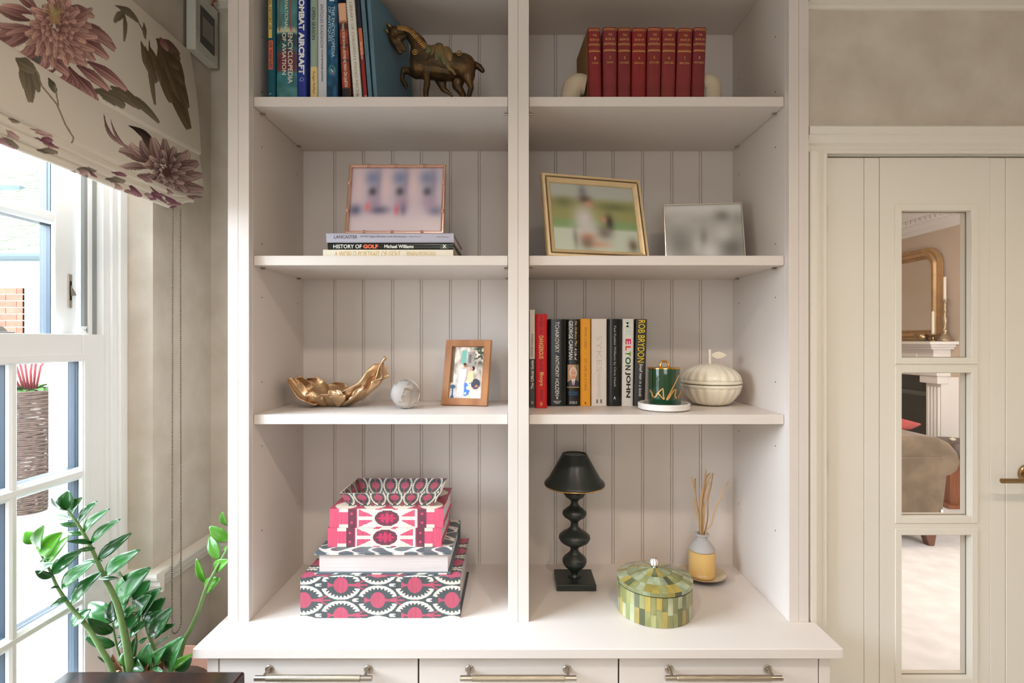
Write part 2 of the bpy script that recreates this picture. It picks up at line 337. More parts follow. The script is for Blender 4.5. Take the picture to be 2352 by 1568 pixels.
def leafmesh(base, tip, wid, fold=.25, droop=0, n=6, up=None, thick=0, prof=None, twist=0):
    """grid leaf from base to tip, folded about its midrib"""
    base, tip = Vector(base), Vector(tip); ax = tip-base; L_ = ax.length; ax.normalize(); up = Vector(up or (0, -1, .35))
    sd = ax.cross(up); sd = sd.normalized() if sd.length > 1e-4 else Vector((1, 0, 0)); nr = sd.cross(ax).normalized()
    if twist: q = Matrix.Rotation(twist, 3, ax); sd = q @ sd; nr = q @ nr
    m = MB(); k = 4; rows = []
    for i in range(n+1):
        t = i/n; hw = wid/2*(prof(t) if prof else math.sin(math.pi*min(1, t**.8*.97+.015))**.75)
        c = base+ax*L_*t+nr*(-droop*L_*(t*t))+nr*(L_*.06*math.sin(math.pi*t))
        for j in range(-k//2, k//2+1): s = j/(k/2); m.v.append(tuple(c+sd*hw*s+nr*(fold*hw*abs(s)**1.3)))
    w_ = k+1
    for i in range(n):
        for j in range(k): m.f.append((i*w_+j, i*w_+j+1, (i+1)*w_+j+1, (i+1)*w_+j))
    return m
for k in range(7):
    a = -.5+k*.17; L_ = .32+.16*((k*3) % 4)/4
    pts = [(pxc+.02*k-.06, pd, zt-.02), (pxc+.02*k-.06+a*.14, pd-.03, zt+L_*.5), (pxc+.02*k-.06+a*L_*1.2, pd-.05, zt+L_)]
    mk('stem', MB().tube(pts, [.011, .009, .005], 6), RS, pp, smooth=True)
for k in range(16):
    a = 2*math.pi*k/16; b = Vector((pxc+.05*math.cos(a), pd+.05*math.sin(a), zt-.01)); t = b+Vector((.15*math.cos(a), .15*math.sin(a), rngp.uniform(.0, .09)))
    o = mk('leaf', leafmesh(b, t, .09, droop=.2, up=(0, 0, 1)), GLF, pp, smooth=True)
for px0, px1, zt_, d_ in ((112, 163, 2.3, 3.2),):
    po = thing('porch_post', 'white square porch post with moulded cap beyond the window', 'post', (X(137, d_), d_+.07, -.09))
    mk('shaft', MB().box(X(px0, d_), X(px1, d_), d_, d_+.14, -.09, Z(885, d_)), MATS['white_render'], po)
    mk('upper_shaft', MB().box(X(px0, d_)-.0, X(px1+8, d_), d_-.01, d_+.15, Z(885, d_), zt_+.3), MATS['white_render'], po)
    mk('plinth', MB().box(X(px0, d_)-.01, X(px1, d_)+.02, d_-.02, d_+.16, -.09, .1), MATS['white_render'], po)

# ------------------------------------------------------------ door with three glazed lites
door = thing('door_1', 'cream panelled door with a column of narrow glass lites', 'door', (DX0, 1.475, 0)); door['kind'] = 'structure'
dy0, dy1 = 1.475, 1.511
LX0, LX1 = X(2070, dy0), X(2230, dy0)
lz = [(Z(821, dy0), Z(484, dy0)), (Z(1186, dy0), Z(856, dy0)), (Z(1556, dy0), Z(1228, dy0)), (.06, Z(1600, dy0))]
gx = [DX0+.003, X(1985, dy0), X(2020, dy0), X(2273, dy0), X(2310, dy0), DX1-.003]
for i in (0, 1, 3, 4): mk('board', MB().box(gx[i]+.0006, gx[i+1]-.0006, dy0, dy1, .005, DZ-.003), TRIM, door, bevel=.0012, seg=1)
ct = MB().box(gx[2]+.0006, LX0, dy0, dy1, .005, DZ-.003).box(LX1, gx[3]-.0006, dy0, dy1, .005, DZ-.003)
zs = [DZ-.003]+[z for a in lz for z in (a[1], a[0])]+[.005]
for i in range(0, len(zs), 2): ct.box(LX0, LX1, dy0, dy1, zs[i+1], zs[i])
mk('glazed_panel', ct, TRIM, door)
for a, b in lz:
    bw = X(2070, dy0)-X(2055, dy0); m_ = MB()
    for x0, x1, z0, z1 in ((LX0-bw, LX0, a-bw, b+bw), (LX1, LX1+bw, a-bw, b+bw), (LX0, LX1, b, b+bw), (LX0, LX1, a-bw, a)): m_.box(x0, x1, dy0-.003, dy0, z0, z1)
    mk('glazing_bead', m_, TRIM, door, bevel=.0012, seg=1)
    m_ = MB()
    for x0, x1, z0, z1 in ((LX0-.001, LX0+.0015, a, b), (LX1-.0015, LX1+.001, a, b), (LX0, LX1, b-.0015, b+.001), (LX0, LX1, a-.001, a+.0015)): m_.box(x0, x1, 1.4905, 1.4925, z0, z1)
    mk('glazing_seal', m_, mat('grey_seal', (120, 116, 106), .7), door)
    mk('pane', MB().box(LX0, LX1, 1.491, 1.494, a, b), GL, door)
for yz in ((470, 532), (1035, 1095)):
    h = mk('hinge', MB().box(DX0-.002, DX0+.003, dy0-.004, dy0+.002, Z(yz[1], dy0), Z(yz[0], dy0)), STEEL, door)
    mk('hinge_knuckle', MB().lathe([(.0001, -.003), (.004, 0), (.0042, .0345), (.0034, .0355), (.0042, .0365), (.0042, .071), (.0001, .075)], 12, (DX0, dy0-.006, Z(yz[1], dy0))), STEEL, h, auto=True)
hz = Z(1087, dy0); hx = X(2358, dy0)
hn = mk('door_handle', MB().lathe([(.026, 0), (.026, .007), (.024, .009), (.0001, .009)], 32, M=Matrix.Translation((hx, dy0, hz)) @ Matrix.Rotation(R(90), 4, 'X')), ABRASS, door, auto=True, label='antique brass lever handle on round rose')
mk('spindle', MB().tube([(hx+.004, dy0-.005, hz), (hx+.004, dy0-.05, hz), (hx+.001, dy0-.056, hz)], .0105, 16), ABRASS, hn, smooth=False, )
hl = X(2301, dy0-.052)
mk('lever', MB().tube([(hl, dy0-.052, hz-.007), (hl+.03, dy0-.052, hz-.007), (hx+.012, dy0-.052, hz-.007)], .0068, 16), ABRASS, hn, auto=True)
# door lining + architrave
lin_ = MB().box(.816, DX0, 1.47, 1.6, 0, DZ+.012).box(DX1, DX1+.02, 1.47, 1.6, 0, DZ+.012).box(DX0, DX1, 1.47, 1.6, DZ, DZ+.014)
lin_2 = MB().box(DX0, DX0+.004, 1.514, 1.53, 0, DZ)
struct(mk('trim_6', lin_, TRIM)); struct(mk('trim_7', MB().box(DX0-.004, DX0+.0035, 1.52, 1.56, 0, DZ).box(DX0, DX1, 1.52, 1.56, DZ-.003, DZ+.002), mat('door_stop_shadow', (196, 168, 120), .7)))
ar = [(0, 1.466), (0, 1.458), (.006, 1.455), (.012, 1.458), (.020, 1.4565), (.026, 1.450), (.038, 1.447), (.046, 1.447), (.049, 1.443), (.068, 1.442), (.072, 1.446), (.072, 1.466)]
zt_ = DZ+.003
struct(mk('trim_8', MB().prism([(y, zt_+a) for a, y in ar], .8165, 1.75, 'x'), TRIM))
arl = [(.877-.003-a*.78, y) for a, y in ar]
struct(mk('trim_9', MB().prism(arl, 0, zt_+.001, 'z'), TRIM)); struct(mk('trim_10', MB().prism([(DX1+.003+a, y) for a, y in ar], 0, zt_, 'z'), TRIM))

# ------------------------------------------------------------ lounge seen through the lites
struct(mk('floor_lounge', MB().box(.87, 4.1, 1.6, 6.6, -.05, 0), mat('white_carpet', (240, 239, 238), .95, var=(9, .12), bump=(400, .6))), 'pale carpet of the lounge beyond the door')
LW = mat('lounge_wallpaper', (208, 192, 178), .8, var=(2.2, .5), alt=(196, 172, 142))
struct(mk('ceiling_lounge', MB().box(.8, 4.1, 1.6, 6.6, 2.74, 2.8), WHITE))
struct(mk('wall_lounge', MB().box(4.0, 4.1, 1.6, 6.6, 0, 2.74), LW), 'lounge wall carrying the gilt mirror'); struct(mk('wall_lounge_far', MB().box(.8, 4.1, 6.5, 6.6, 0, 2.74), LW)); struct(mk('wall_lounge_near', MB().box(.82, .87, 1.9, 6.6, 0, 2.74), LW))
struct(mk('wall_lounge_door', MB().box(2.7, 4.1, 1.5, 1.6, 0, 2.74), LW))
co = struct(mk('trim_11', MB().prism([(4.0, 2.46), (3.985, 2.462), (3.98, 2.5), (3.96, 2.505), (3.95, 2.545), (3.93, 2.55), (3.93, 2.595), (3.87, 2.60), (3.85, 2.64), (3.81, 2.66), (3.79, 2.70), (3.79, 2.74), (4.0, 2.74)], 1.6, 6.5, 'y'), mat('white_cornice', (232, 228, 222), .6)), 'white dentil cornice of the lounge')
for k in range(34): mk('dentil', MB().box(3.885, 3.935, 4.3+.06*k, 4.3+.06*k+.038, 2.553, 2.597), MATS['white_cornice'], co)
fp = thing('fireplace', 'white fluted fireplace surround with dark hearth opening in the lounge', 'fireplace', (3.85, 5.5, 0))
ML = MATS['white_cornice']; yr = 4.695
ms = MB().box(3.74, 4.0, yr, 6.45, 1.385, 1.413).box(3.77, 4.0, yr+.03, 6.42, 1.36, 1.385).box(3.79, 4.0, yr+.05, 6.4, 1.34, 1.36)
mk('mantel_shelf', ms, ML, fp, bevel=.004)
mk('frieze', MB().box(3.84, 4.0, yr+.09, 6.36, 1.09, 1.34).box(3.835, 3.85, 4.98, 6.2, 1.13, 1.30), ML, fp, bevel=.003)
mk('capital', MB().box(3.80, 3.9, 4.69, 4.90, 1.03, 1.11).box(3.785, 3.9, 4.675, 4.915, 1.10, 1.13), ML, fp, bevel=.006)
mk('pilaster', MB().box(3.84, 4.0, 4.70, 4.87, 0, 1.09), ML, fp)
for k in range(4): mk('fluting', MB().tube([(3.84, 4.725+k*.038, .15), (3.84, 4.725+k*.038, 1.0)], .012, 8), ML, fp, smooth=True)
mk('firebox', MB().box(3.9, 3.99, 4.87, 6.2, 0, 1.09), mat('black_slate', (34, 34, 30), .35), fp)
mk('fire_hood', MB().box(3.86, 3.93, 4.87, 6.2, .90, .94), mat('grey_metal', (96, 98, 92), .4, metal=.6), fp)
GILT = mat('gilt_wood', (200, 160, 112), .32, metal=.55, var=(14, .2))
mi = thing('gilt_mirror', 'arched gilt-framed overmantel mirror standing on the lounge mantelpiece', 'mirror', (3.95, 5.5, 1.415))
def rrect(y0, y1, z0, z1, r, n=10):
    p = [(y1, z0), (y1, z1-r)]+[(y1-r+r*math.cos(a), z1-r+r*math.sin(a)) for a in np.linspace(0, math.pi/2, n)][1:]+[(y0+r-r*math.sin(a), z1-r+r*math.cos(a)) for a in np.linspace(0, math.pi/2, n)]+[(y0, z0)]
    return p
prs = [(0, 3.985), (.0, 3.955), (.02, 3.945), (.035, 3.95), (.05, 3.93), (.075, 3.935), (.085, 3.95), (.095, 3.945), (.108, 3.965), (.108, 3.985)]
v = []; f = []; ns = None
for (o_, x_) in prs:
    ring = rrect(4.85+o_, 5.95-o_, 1.415+o_, 2.31-o_, .17-o_*.7); ns = len(ring); v += [(x_, a, b) for a, b in ring]
for i in range(len(prs)-1):
    for k in range(ns): f.append((i*ns+k, i*ns+(k+1) % ns, (i+1)*ns+(k+1) % ns, (i+1)*ns+k))
mk('gilt_frame', MB().add(v, f), GILT, mi, auto=True)
mk('mirror_glass', MB().prism(rrect(4.93, 5.87, 1.5, 2.23, .12), 3.965, 3.972, 'x'), mat('mirror_silvering', (225, 220, 210), .08, metal=1), mi)
bd = MB()
for k in range(60):
    bd.ball((3.946, 4.875, 1.45+k*.0125), .005, 6)
mk('beading', bd, GILT, mi, smooth=True, kind='stuff')
AG = mat('aged_silver', (168, 148, 124), .35, metal=.7)
dc = 4.772; cxs = X(2170, dc); zb = 1.414
cs = thing('tall_candlestick', 'tall turned metal candlestick with cream candle on the lounge mantel', 'candlestick', (cxs, dc, zb))
pr = [(.062, 0), (.062, .01), (.055, .02), (.05, .04), (.025, .06), (.018, .08), (.03, .095), (.018, .11), (.014, .14), (.024, .17), (.026, .2), (.016, .24), (.012, .27), (.022, .285), (.014, .3), (.018, .33), (.014, .35), (.036, .372), (.036, .38), (.0001, .38)]
mk('candlestick_body', MB().lathe(pr, 20, (cxs, dc, zb)), AG, cs, smooth=True)
CW = mat('cream_wax', (232, 222, 200), .5)
mk('candle', MB().lathe([(.012, .375), (.0115, .585), (.006, .59), (.0001, .592)], 12, (cxs, dc, zb)), CW, cs, auto=True)
dc = 4.827; cxs = X(2143, dc)
cs = thing('low_candle_holder', 'low brass dish holding a short cream candle by the mirror', 'candle holder', (cxs, dc, zb))
mk('dish', MB().lathe([(.03, 0), (.03, .01), (.012, .015), (.012, .05), (.05, .062), (.05, .068), (.0001, .066)], 20, (cxs, dc, zb)), ABRASS, cs, smooth=True)
mk('candle', MB().lathe([(.0125, .066), (.012, .27), (.003, .28), (.0001, .285)], 12, (cxs, dc, zb)), CW, cs, auto=True)
dc = 4.92; cxs = X(2124, dc)-.03
mk_ = mk('brass_bowl', MB().lathe([(.03, 0), (.05, .02), (.058, .07), (.056, .07), (.048, .022), (.0001, .006)], 20, (cxs, dc, zb)), ABRASS, smooth=True); tag(mk_, 'small shiny brass bowl on the lounge mantelpiece', 'bowl')
# sofa
SF = mat('brown_velvet', (122, 104, 82), .75, var=(9, .6), alt=(78, 64, 48), sheen=.25, bump=(30, .3))
sy = 3.60; so = thing('sofa', 'brown crushed velvet sofa with rolled arm in the lounge', 'sofa', (2.7, 4.2, 0))
def sx(px): return X(px, sy)
def sz(py): return Z(py, sy)
ap = [(2.2, sz(1008)), (sx(2120), sz(1002)), (sx(2160), sz(1006)), (sx(2185), sz(1018)), (sx(2203), sz(1040)), (sx(2210), sz(1062)), (sx(2203), sz(1082)), (sx(2188), sz(1092)), (sx(2172), sz(1096)), (sx(2162), sz(1190)), (sx(2158), .1), (2.2, .1)]
mk('arm', MB().prism(ap, sy, sy+.95, 'y'), SF, so, bevel=.03, seg=4)
mk('arm_panel', MB().prism([(2.2, sz(1046)), (sx(2150), sz(1050)), (sx(2166), sz(1048)), (sx(2172), sz(1092)), (sx(2160), sz(1188)), (2.2, sz(1188))], sy-.012, sy+.01, 'y'), SF, so, bevel=.006)
mk('seat_base', MB().box(1.9, 2.6, sy+.1, sy+1.9, .1, .45), SF, so, bevel=.03)
mk('leg', MB().prism([(sx(2126), .1), (sx(2156), .1), (sx(2150), 0), (sx(2138), 0)], sy+.01, sy+.07, 'y'), mat('walnut_leg', (110, 72, 54), .5), so, bevel=.006)
lab = mk('care_label', MB().box(sx(2156), sx(2161), sy-.02, sy-.017, sz(1184), sz(1168)), INKW, so)
tag(mk('red_cushion', MB().prism([(2.2, .84), (2.6, .85), (sx(2069)+.15, sz(985)+.05), (sx(2132)+.25, sz(1003)+.03), (sx(2150)+.1, .744), (2.2, .744)], sy+.35, sy+.85, 'y'), mat('red_wool', (178, 82, 78), .9, var=(30, .2)), bevel=.02, seg=3), 'red wool cushion resting on top of the brown sofa arm', 'cushion')
tb = thing('side_table', 'round dark-topped side table with reddish wooden base behind the sofa', 'table', (X(2190, 4.5), 4.5, 0))
cxs = X(2190, 4.5)
mk('table_top', MB().lathe([(.15, 0), (.15, .1), (.14, .115), (.0001, .115)], 28, (cxs, 4.5, Z(1040, 4.5))), mat('dark_walnut', (84, 62, 52), .4), tb, auto=True)
mk('base', MB().box(cxs-.07, cxs+.02, 4.45, 4.55, .02, Z(1040, 4.5)).box(cxs-.12, cxs+.08, 4.4, 4.6, 0, .03), mat('cherry_wood', (156, 96, 64), .4, var=(8, .3), stretch=(6, 6, .5)), tb, bevel=.004)
tag(mk('tealight', MB().lathe([(.02, 0), (.024, .02), (.02, .022), (.004, .024), (.0001, .05)], 14, (cxs-.05, 4.45, Z(1040, 4.5)+.115)), CW, smooth=True), 'small white tealight on the side table', 'candle')
# ------------------------------------------------------------ bookcase, worktop, drawers
D = 1.44; YB = 1.811; ZS = [.645, 1.2126, 1.658, 2.1032, 2.505]; TH = .0269
xl, xc0, xc1, xr = -.7308, -.0168, .0408, .757
bc = thing('bookcase', 'tall off-white painted bookcase with two bays of adjustable shelves', 'bookcase', (0, D, .645))
def part(name, *b, bev=.0012, m=None, par=None, **k):
    q = MB()
    for bb in b: q.box(*bb)
    return mk(name, q, m or PAINT, par or bc, bevel=bev, seg=2, **k)
xm = X(1190, D)
for a, b in ((X(523, D), X(547, D)), (X(547, D), xl), (xc0, xm), (xm, xc1), (xr, X(1835, D)), (X(1835, D), X(1858, D))):
    part('face_stile', (a+.0003, b-.0003, D, D+.02, .645, 2.56), bev=.0008)
part('side_panel', (X(523, D)+.001, xl, D+.02, 1.83, .645, 2.56)); part('side_panel', (xr, X(1858, D)-.001, D+.02, 1.83, .645, 2.56))
part('side_panel', (xc0, xc1, D+.02, YB+.004, .645, 2.56))
for a, b in ((xl, xc0), (xc1, xr)):
    part('top_panel', (a, b, D+.02, YB, 2.479, 2.505)); part('head_rail', (a, b, D, D+.02, 2.50, 2.56))
# tongue and groove back boards with a bead beside each joint
def board(a, b):
    g, bd, dp_ = .0014, .0070, .0042
    return [(a, YB+.012), (a, YB), (b-bd-2*g, YB), (b-bd-g, YB+dp_), (b-bd, YB+.0004), (b-bd/2, YB-.0004), (b-g, YB+.0004), (b, YB+dp_), (b, YB+.012)]
for xs_, xe, px in ((xl, xc0, [769, 835, 902, 968, 1035, 1101]), (xc1, xr, [1276, 1343, 1408, 1476, 1543, 1609])):
    e = [xs_]+[X(p+3, YB) for p in px]+[xe]
    for i in range(len(e)-1):
        if i == len(e)-2: mk('board', MB().box(e[i], e[i+1], YB, YB+.012, .6, 2.5), PAINT, bc)
        else: mk('board', MB().prism(board(e[i], e[i+1]), .6, 2.5, 'z'), PAINT, bc)
YS = 1.464
for si, z in enumerate(ZS[1:4]):
    for a, b in ((xl, xc0), (xc1, xr)):
        s = part('shelf', (a+.0012, b-.0012, YS, YB-.001, z-TH, z), bev=.0012)
        for xx, sg in ((a, 1), (b, -1)):
            for yy in (YS+.045, YB-.05):
                mk('shelf_peg', MB().tube([(xx, yy, z-TH-.003), (xx+sg*.012, yy, z-TH-.003)], .003, 8), STEEL, s)
HOLE = mat('peg_hole', (60, 48, 40), .9)
hb = MB()
for xx, sg in ((xl, 1), (xr, -1), (xc0, -1), (xc1, 1)):
    for z in (.87, 1.115, 1.30, 1.545, 1.70, 1.98, 2.14, 2.3): 
        for yy in (YS+.05, YB-.05): hb.tube([(xx-sg*.001, yy, z), (xx+sg*.0003, yy, z)], .0022, 8)
mk('peg_hole', hb, HOLE, bc, kind='stuff')
wt = mk('worktop', MB().prism([(X(442, 1.3136), 1.3136), (.8286, 1.3136), (.8286, 1.440), (.8125, 1.440), (.8125, 1.83), (X(442, 1.3136), 1.83)], .6198, .645, 'z'), PAINT, bevel=.002)
tag(wt, 'continuous off-white painted worktop under the bookcase with overhanging ends', 'worktop')
sb = thing('sideboard', 'off-white low sideboard with a row of three drawers and bar handles', 'sideboard', (0, 1.335, 0))
yf = 1.335; xa, xb = X(476, yf), X(1907, yf)
mk('carcass', MB().box(xa, xb, yf+.02, 1.43, .08, .6198).box(xa, .80, 1.43, 1.83, .08, .6198).box(xa+.02, xb-.02, yf+.05, 1.8, 0, .08), PAINT, sb)
for a, b in ((xa, X(503, yf)-.0022), (X(1880, yf)+.0022, xb)): mk('stile', MB().box(a, b, yf, yf+.03, .08, .6195), PAINT, sb, bevel=.001)
mk('gap_shade_sheet', MB().box(X(503, yf)-.003, X(1881, yf)+.003, yf+.019, yf+.0195, .1, .6195), DARK, sb)  # thin dark sheet added behind the drawer fronts as shade in the gaps
for i, (a, b) in enumerate(((503, 960), (962, 1420), (1422, 1880))):
    a, b = X(a, yf)+.0012, X(b, yf)-.0008
    dr = mk('drawer', MB().box(a, b, yf, yf+.018, .43, .617), PAINT, sb, bevel=.001)
    mk('drawer', MB().box(a, b, yf, yf+.018, .10, .427), PAINT, sb, bevel=.001)
    pxs = ((585, 855), (1057, 1324), (1528, 1797))[i]; yb_ = yf-.036
    h0, h1 = X(pxs[0], yb_), X(pxs[1], yb_); zh = Z(1557, yb_); kn0, kn1 = h0+.029, h1-.029
    for q0, q1 in ((h0, kn0), (kn1, h1)): mk('handle', MB().tube([(q0, yb_, zh), (q0+.0006, yb_, zh), (q1-.0006, yb_, zh), (q1, yb_, zh)], [.0058, .0066, .0066, .0058], 20), STEEL, dr, auto=True)
    mk('handle_grip', MB().lathe([(.0068, 0), (.0074, .0006), (.0074, kn1-kn0-.0006), (.0068, kn1-kn0)], 36, M=Matrix.Translation((kn0, yb_, zh)) @ Matrix.Rotation(R(90), 4, 'Y'), flute=lambda a, i: 1+.02*math.cos(18*a)), KNURL, dr, auto=True)
    for q in (h0+.020, h1-.020):
        mk('handle_post', MB().tube([(q, yb_, zh), (q, yf-.003, zh)], .0048, 14), STEEL, dr, auto=True)
        mk('handle_rose', MB().lathe([(.0108, 0), (.0108, .002), (.0098, .003), (.0001, .003)], 24, M=Matrix.Translation((q, yf, zh)) @ Matrix.Rotation(R(90), 4, 'X')), STEEL, dr, auto=True)

# dark table in the foreground
yt = 1.171; zt2 = Z(1540, yt)
dt = thing('dark_table', 'glossy dark-stained wooden table corner in front of the pot plant', 'table', (X(360, yt), yt-.25, 0))
EB = mat('ebony_veneer', (20, 17, 18), .2, spec=.4, coat=.15, var=(16, .3), alt=(84, 42, 24), stretch=(2.2, .25, 6))
tx0, tx1 = X(155, yt), X(564, yt)
mk('table_top', MB().box(tx0, tx1, yt-.42, yt, zt2-.07, zt2), EB, dt, bevel=.006, seg=3)
for x in (tx0+.01, tx1-.045):
    for y in (yt-.41, yt-.05): mk('leg', MB().box(x, x+.035, y, y+.035, 0, zt2-.07), EB, dt)
mk('apron', MB().box(tx0+.02, tx1-.02, yt-.40, yt-.02, zt2-.12, zt2-.07), EB, dt)

# ------------------------------------------------------------ books
def cloth(nm, col, rough=.6, **k): return mat('book_'+nm, col, rough, **k)
DN = Vector((0, 0, -1)); RX = Vector((1, 0, 0)); UZ = Vector((0, 0, 1))
def book(label, x0, w_, h, L_, y, z, col, tilt=0, yaw=0, t=.0025, rnd=.003, group=None, name='book', rough=.5, nm=None, spiral=False):
    """standing book, spine towards the room; tilt>0 leans its top to the left. Local: x across, y back, z up"""
    o = thing(name, label, 'book', (x0, y, z), (0, R(-tilt), R(yaw)), group); o['_m'] = 1
    m = cloth(nm or name+'_%d_%d_%d' % col, col, rough) if isinstance(col, tuple) else col
    k = 14; rnd = min(rnd, .0055); sp = [(w_/2*(1+q), -rnd*(1-abs(q)**5)) for q in [-math.cos(math.pi*i/k) for i in range(k+1)]]
    outer = [(0, L_)]+sp+[(w_, L_)]; inn = [(w_-t, L_)]+[(w_-t, t*1.2), (t, t*1.2)]+[(t, L_)]
    mk('cover', MB().prism(outer+inn, 0, h, 'z'), m, o, local=True, auto=True)
    mk('page_block', MB().box(t+.0002, w_-t-.0002, t*1.3, L_-.004, .003, h-.003), PAGE, o, local=True)
    o['_w'] = w_; o['_h'] = h; o['_r'] = rnd
    return o
def stext(o, s, m, zc, length, cap, xo=0, bold=.0, shear=0, **k):
    """spine text reading downwards; zc = centre height, xo = offset from the spine centre"""
    return text(o, s, m, (o['_w']/2+xo, -o['_r'], zc), DN, RX, length, cap, bold, shear, local=True, off=.0004, **k)
def htext(o, s, m, zc, w_, h, bold=0, xo=0): return text(o, s, m, (o['_w']/2+xo, -o['_r'], zc), RX, UZ, w_, h, bold, local=True, off=.0005, curve=(o['_r'], o['_w']/2, xo))
def band(o, m, z0, z1, x0=0.0, x1=1.0, name='spine_band', off=.0003, n=16):
    """flat print wrapped on the spine"""
    w_, r = o['_w'], o['_r']; q = MB(); k = n
    for i in range(k+1):
        s = x0+(x1-x0)*i/k; x = w_*s; y = -r*(1-abs(2*s-1)**5)-off
        q.v += [(x, y, z0), (x, y, z1)]
    q.f = [(2*i, 2*i+2, 2*i+3, 2*i+1) for i in range(k)]
    return mk(name, q, m, o, local=True, smooth=True)
yb1 = 1.50; zb1 = ZS[3]+.0005
def bx(px): return X(px, yb1)
def hz1(py): return Z(py, yb1)-zb1
CRM = mat('cream_ink', (226, 216, 196), .5)
G1 = None
o = book('teal picture book of air warfare, first at the left end of top shelf', xl+.024, bx(634)-bx(616.5), .345, .22, yb1, zb1, (0, 84, 98), rnd=.004)
band(o, mat('yellow_label', (226, 196, 100), .5), hz1(89), hz1(-30), .12, .62, 'title_label'); stext(o, 'PICTORIAL HISTORY OF', INKB, hz1(20), .125, .0078, xo=-.0025, bold=.01)
band(o, mat('salmon_label', (232, 104, 72), .5), hz1(161), hz1(95), .15, .72, 'title_label'); stext(o, 'AIR WARFARE', mat('book_deep_teal', (0, 66, 78), .5), hz1(128), .078, .0092, xo=-.0012, bold=.02)
stext(o, 'L', INKW, hz1(218), .005, .006, xo=-.002)
o = book('thick green encyclopedia of aviation with pictorial jacket, second on top left shelf', bx(636), bx(683)-bx(636), .35, .2, yb1, zb1, (62, 124, 122), rnd=.006, t=.003)
PR = vmat('jacket_print', .35, coat=.2)
def avi(U, V):
    n = len(U); c = np.tile(np.array([70., 132, 128]), (n, 1)); z = .35*V; py = CY-(z+zb1-H)*F/yb1
    c = paste(c, ss(60, 72, py)*(1-ss(74, 80, py)), (210, 205, 170)); c = paste(c, ss(76, 84, py), (44, 62, 66))
    c = paste(c, ss(92, 100, py)*(vnoise(U*2, py/25) > .25), (52, 92, 96)); c = paste(c, ss(110, 130, py)*(1-ss(160, 172, py)), (110, 52, 62))
    c = paste(c, ss(165, 172, py), (56, 118, 126)); c = paste(c, ss(198, 206, py)*.5, (92, 140, 136)); c *= (.85+.3*vnoise(U*5, py/14, 2))[:, None]
    return c
pgrid('jacket_print', lambda U, V: np.stack([o['_w']*U, -min(.006, .0055)*(1-np.abs(2*U-1)**5)-.0002, .001+.348*V], 1), 14, 180, avi, PR, o, True)
for s in (.14, .70): band(o, mat('dull_red_line', (176, 70, 84), .5), hz1(74), .349, s, s+.06, 'red_line', off=.0008, n=3)
stext(o, 'INTERNATIONAL', CRM, hz1(22), .12, .010, xo=.0005, bold=.005)
stext(o, 'ENCYCLOPEDIA', CRM, hz1(136), .145, .0135, xo=.0115, bold=.015); stext(o, 'OF AVIATION', CRM, hz1(126), .12, .0115, xo=-.006, bold=.015)
o = book('royal blue combat aircraft book with fat white lettering', bx(684), bx(703)-bx(683), .34, .215, yb1, zb1, (34, 52, 138), rnd=.004)
stext(o, 'COMBAT AIRCRAFT', INKW, hz1(79), .235, .0165, bold=.045); stext(o, 'Q', mat('pale_blue_ink', (150, 170, 220), .5), hz1(184), .012, .013)
o = book('green and yellow shooting book with dark serif title', bx(713), bx(730)-bx(713), .325, .2, yb1, zb1, (150, 168, 150), rnd=.004)
band(o, mat('pale_yellow', (226, 198, 140), .5), 0.001, hz1(155)); stext(o, 'OPEN SEASON', INKB, hz1(56), .093, .0095, bold=.003); stext(o, 'Rodger McPhail', INKB, hz1(191), .062, .0088, bold=.0)
o = book('pale grey antiques hunting guide paperback between yellow and navy books', bx(731), bx(750)-bx(731), Z(-2, 1.5)-zb1, .19, yb1, zb1, (206, 206, 212), rnd=.001, t=.0008)
stext(o, 'ANTIQUES ROADSHOW', mat('grey_ink', (82, 82, 86), .5), hz1(61), .128, .0105, bold=.003, xo=-.002); stext(o, 'A-Z OF ANTIQUES HUNTING', INKB, hz1(151), .092, .0058, bold=.02, xo=-.0005)
o = book('navy encyclopedia of antiques with oval photograph on the spine', bx(751), bx(776)-bx(751), .335, .21, yb1, zb1, (18, 72, 104), rnd=.004)
def nav(U, V): return np.array([20., 76, 110])*(.72+.7*vnoise(U*4, V*26, 5))[:, None]
pgrid('jacket_print', lambda U, V: np.stack([o['_w']*U, -min(.004, .0055)*(1-np.abs(2*U-1)**5)-.0002, .001+.333*V], 1), 10, 120, nav, PR, o, True)
stext(o, 'THE ENCYCLOPEDIA', mat('ice_blue_ink', (196, 220, 228), .5), hz1(75), .146, .009, xo=.0035); stext(o, 'OF ANTIQUES', MATS['ice_blue_ink'], hz1(57), .10, .009, xo=-.0075)
stext(o, 'I', MATS['ice_blue_ink'], hz1(1), .01, .014)
def ov(U, V):
    c = np.tile(np.array([70., 130, 140]), (len(U), 1)); c = paste(c, (np.hypot(U-.5, V-.7) < .22)*.8, (40, 74, 92)); c = paste(c, (np.abs(U-.62-(V-.3)*-.9) < .07)*(V < .6), (224, 224, 224)); c = paste(c, np.exp(-((U-.7)**2+(V-.16)**2)/.02), (190, 60, 80)); return c
pgrid('oval_photo', lambda U, V: np.stack([o['_w']*.52+.0098*(2*V-1)*0+.0098*(2*V)*np.cos(2*np.pi*U)*.5, np.full(len(U), -.0046), hz1(163)+.0145*(V)*np.sin(2*np.pi*U)], 1), 40, 14, lambda U, V: ov(.5+.5*V*np.cos(2*np.pi*U), .5+.5*V*np.sin(2*np.pi*U)), PR, o, True)
o = book('leaning orange landscape-jacket paperback with white title', bx(788), bx(808)-bx(789), Z(10, 1.5)-zb1+.002, .19, yb1, zb1, (150, 64, 38), tilt=2.9, rnd=.003, t=.0012)
hh = o['_h']
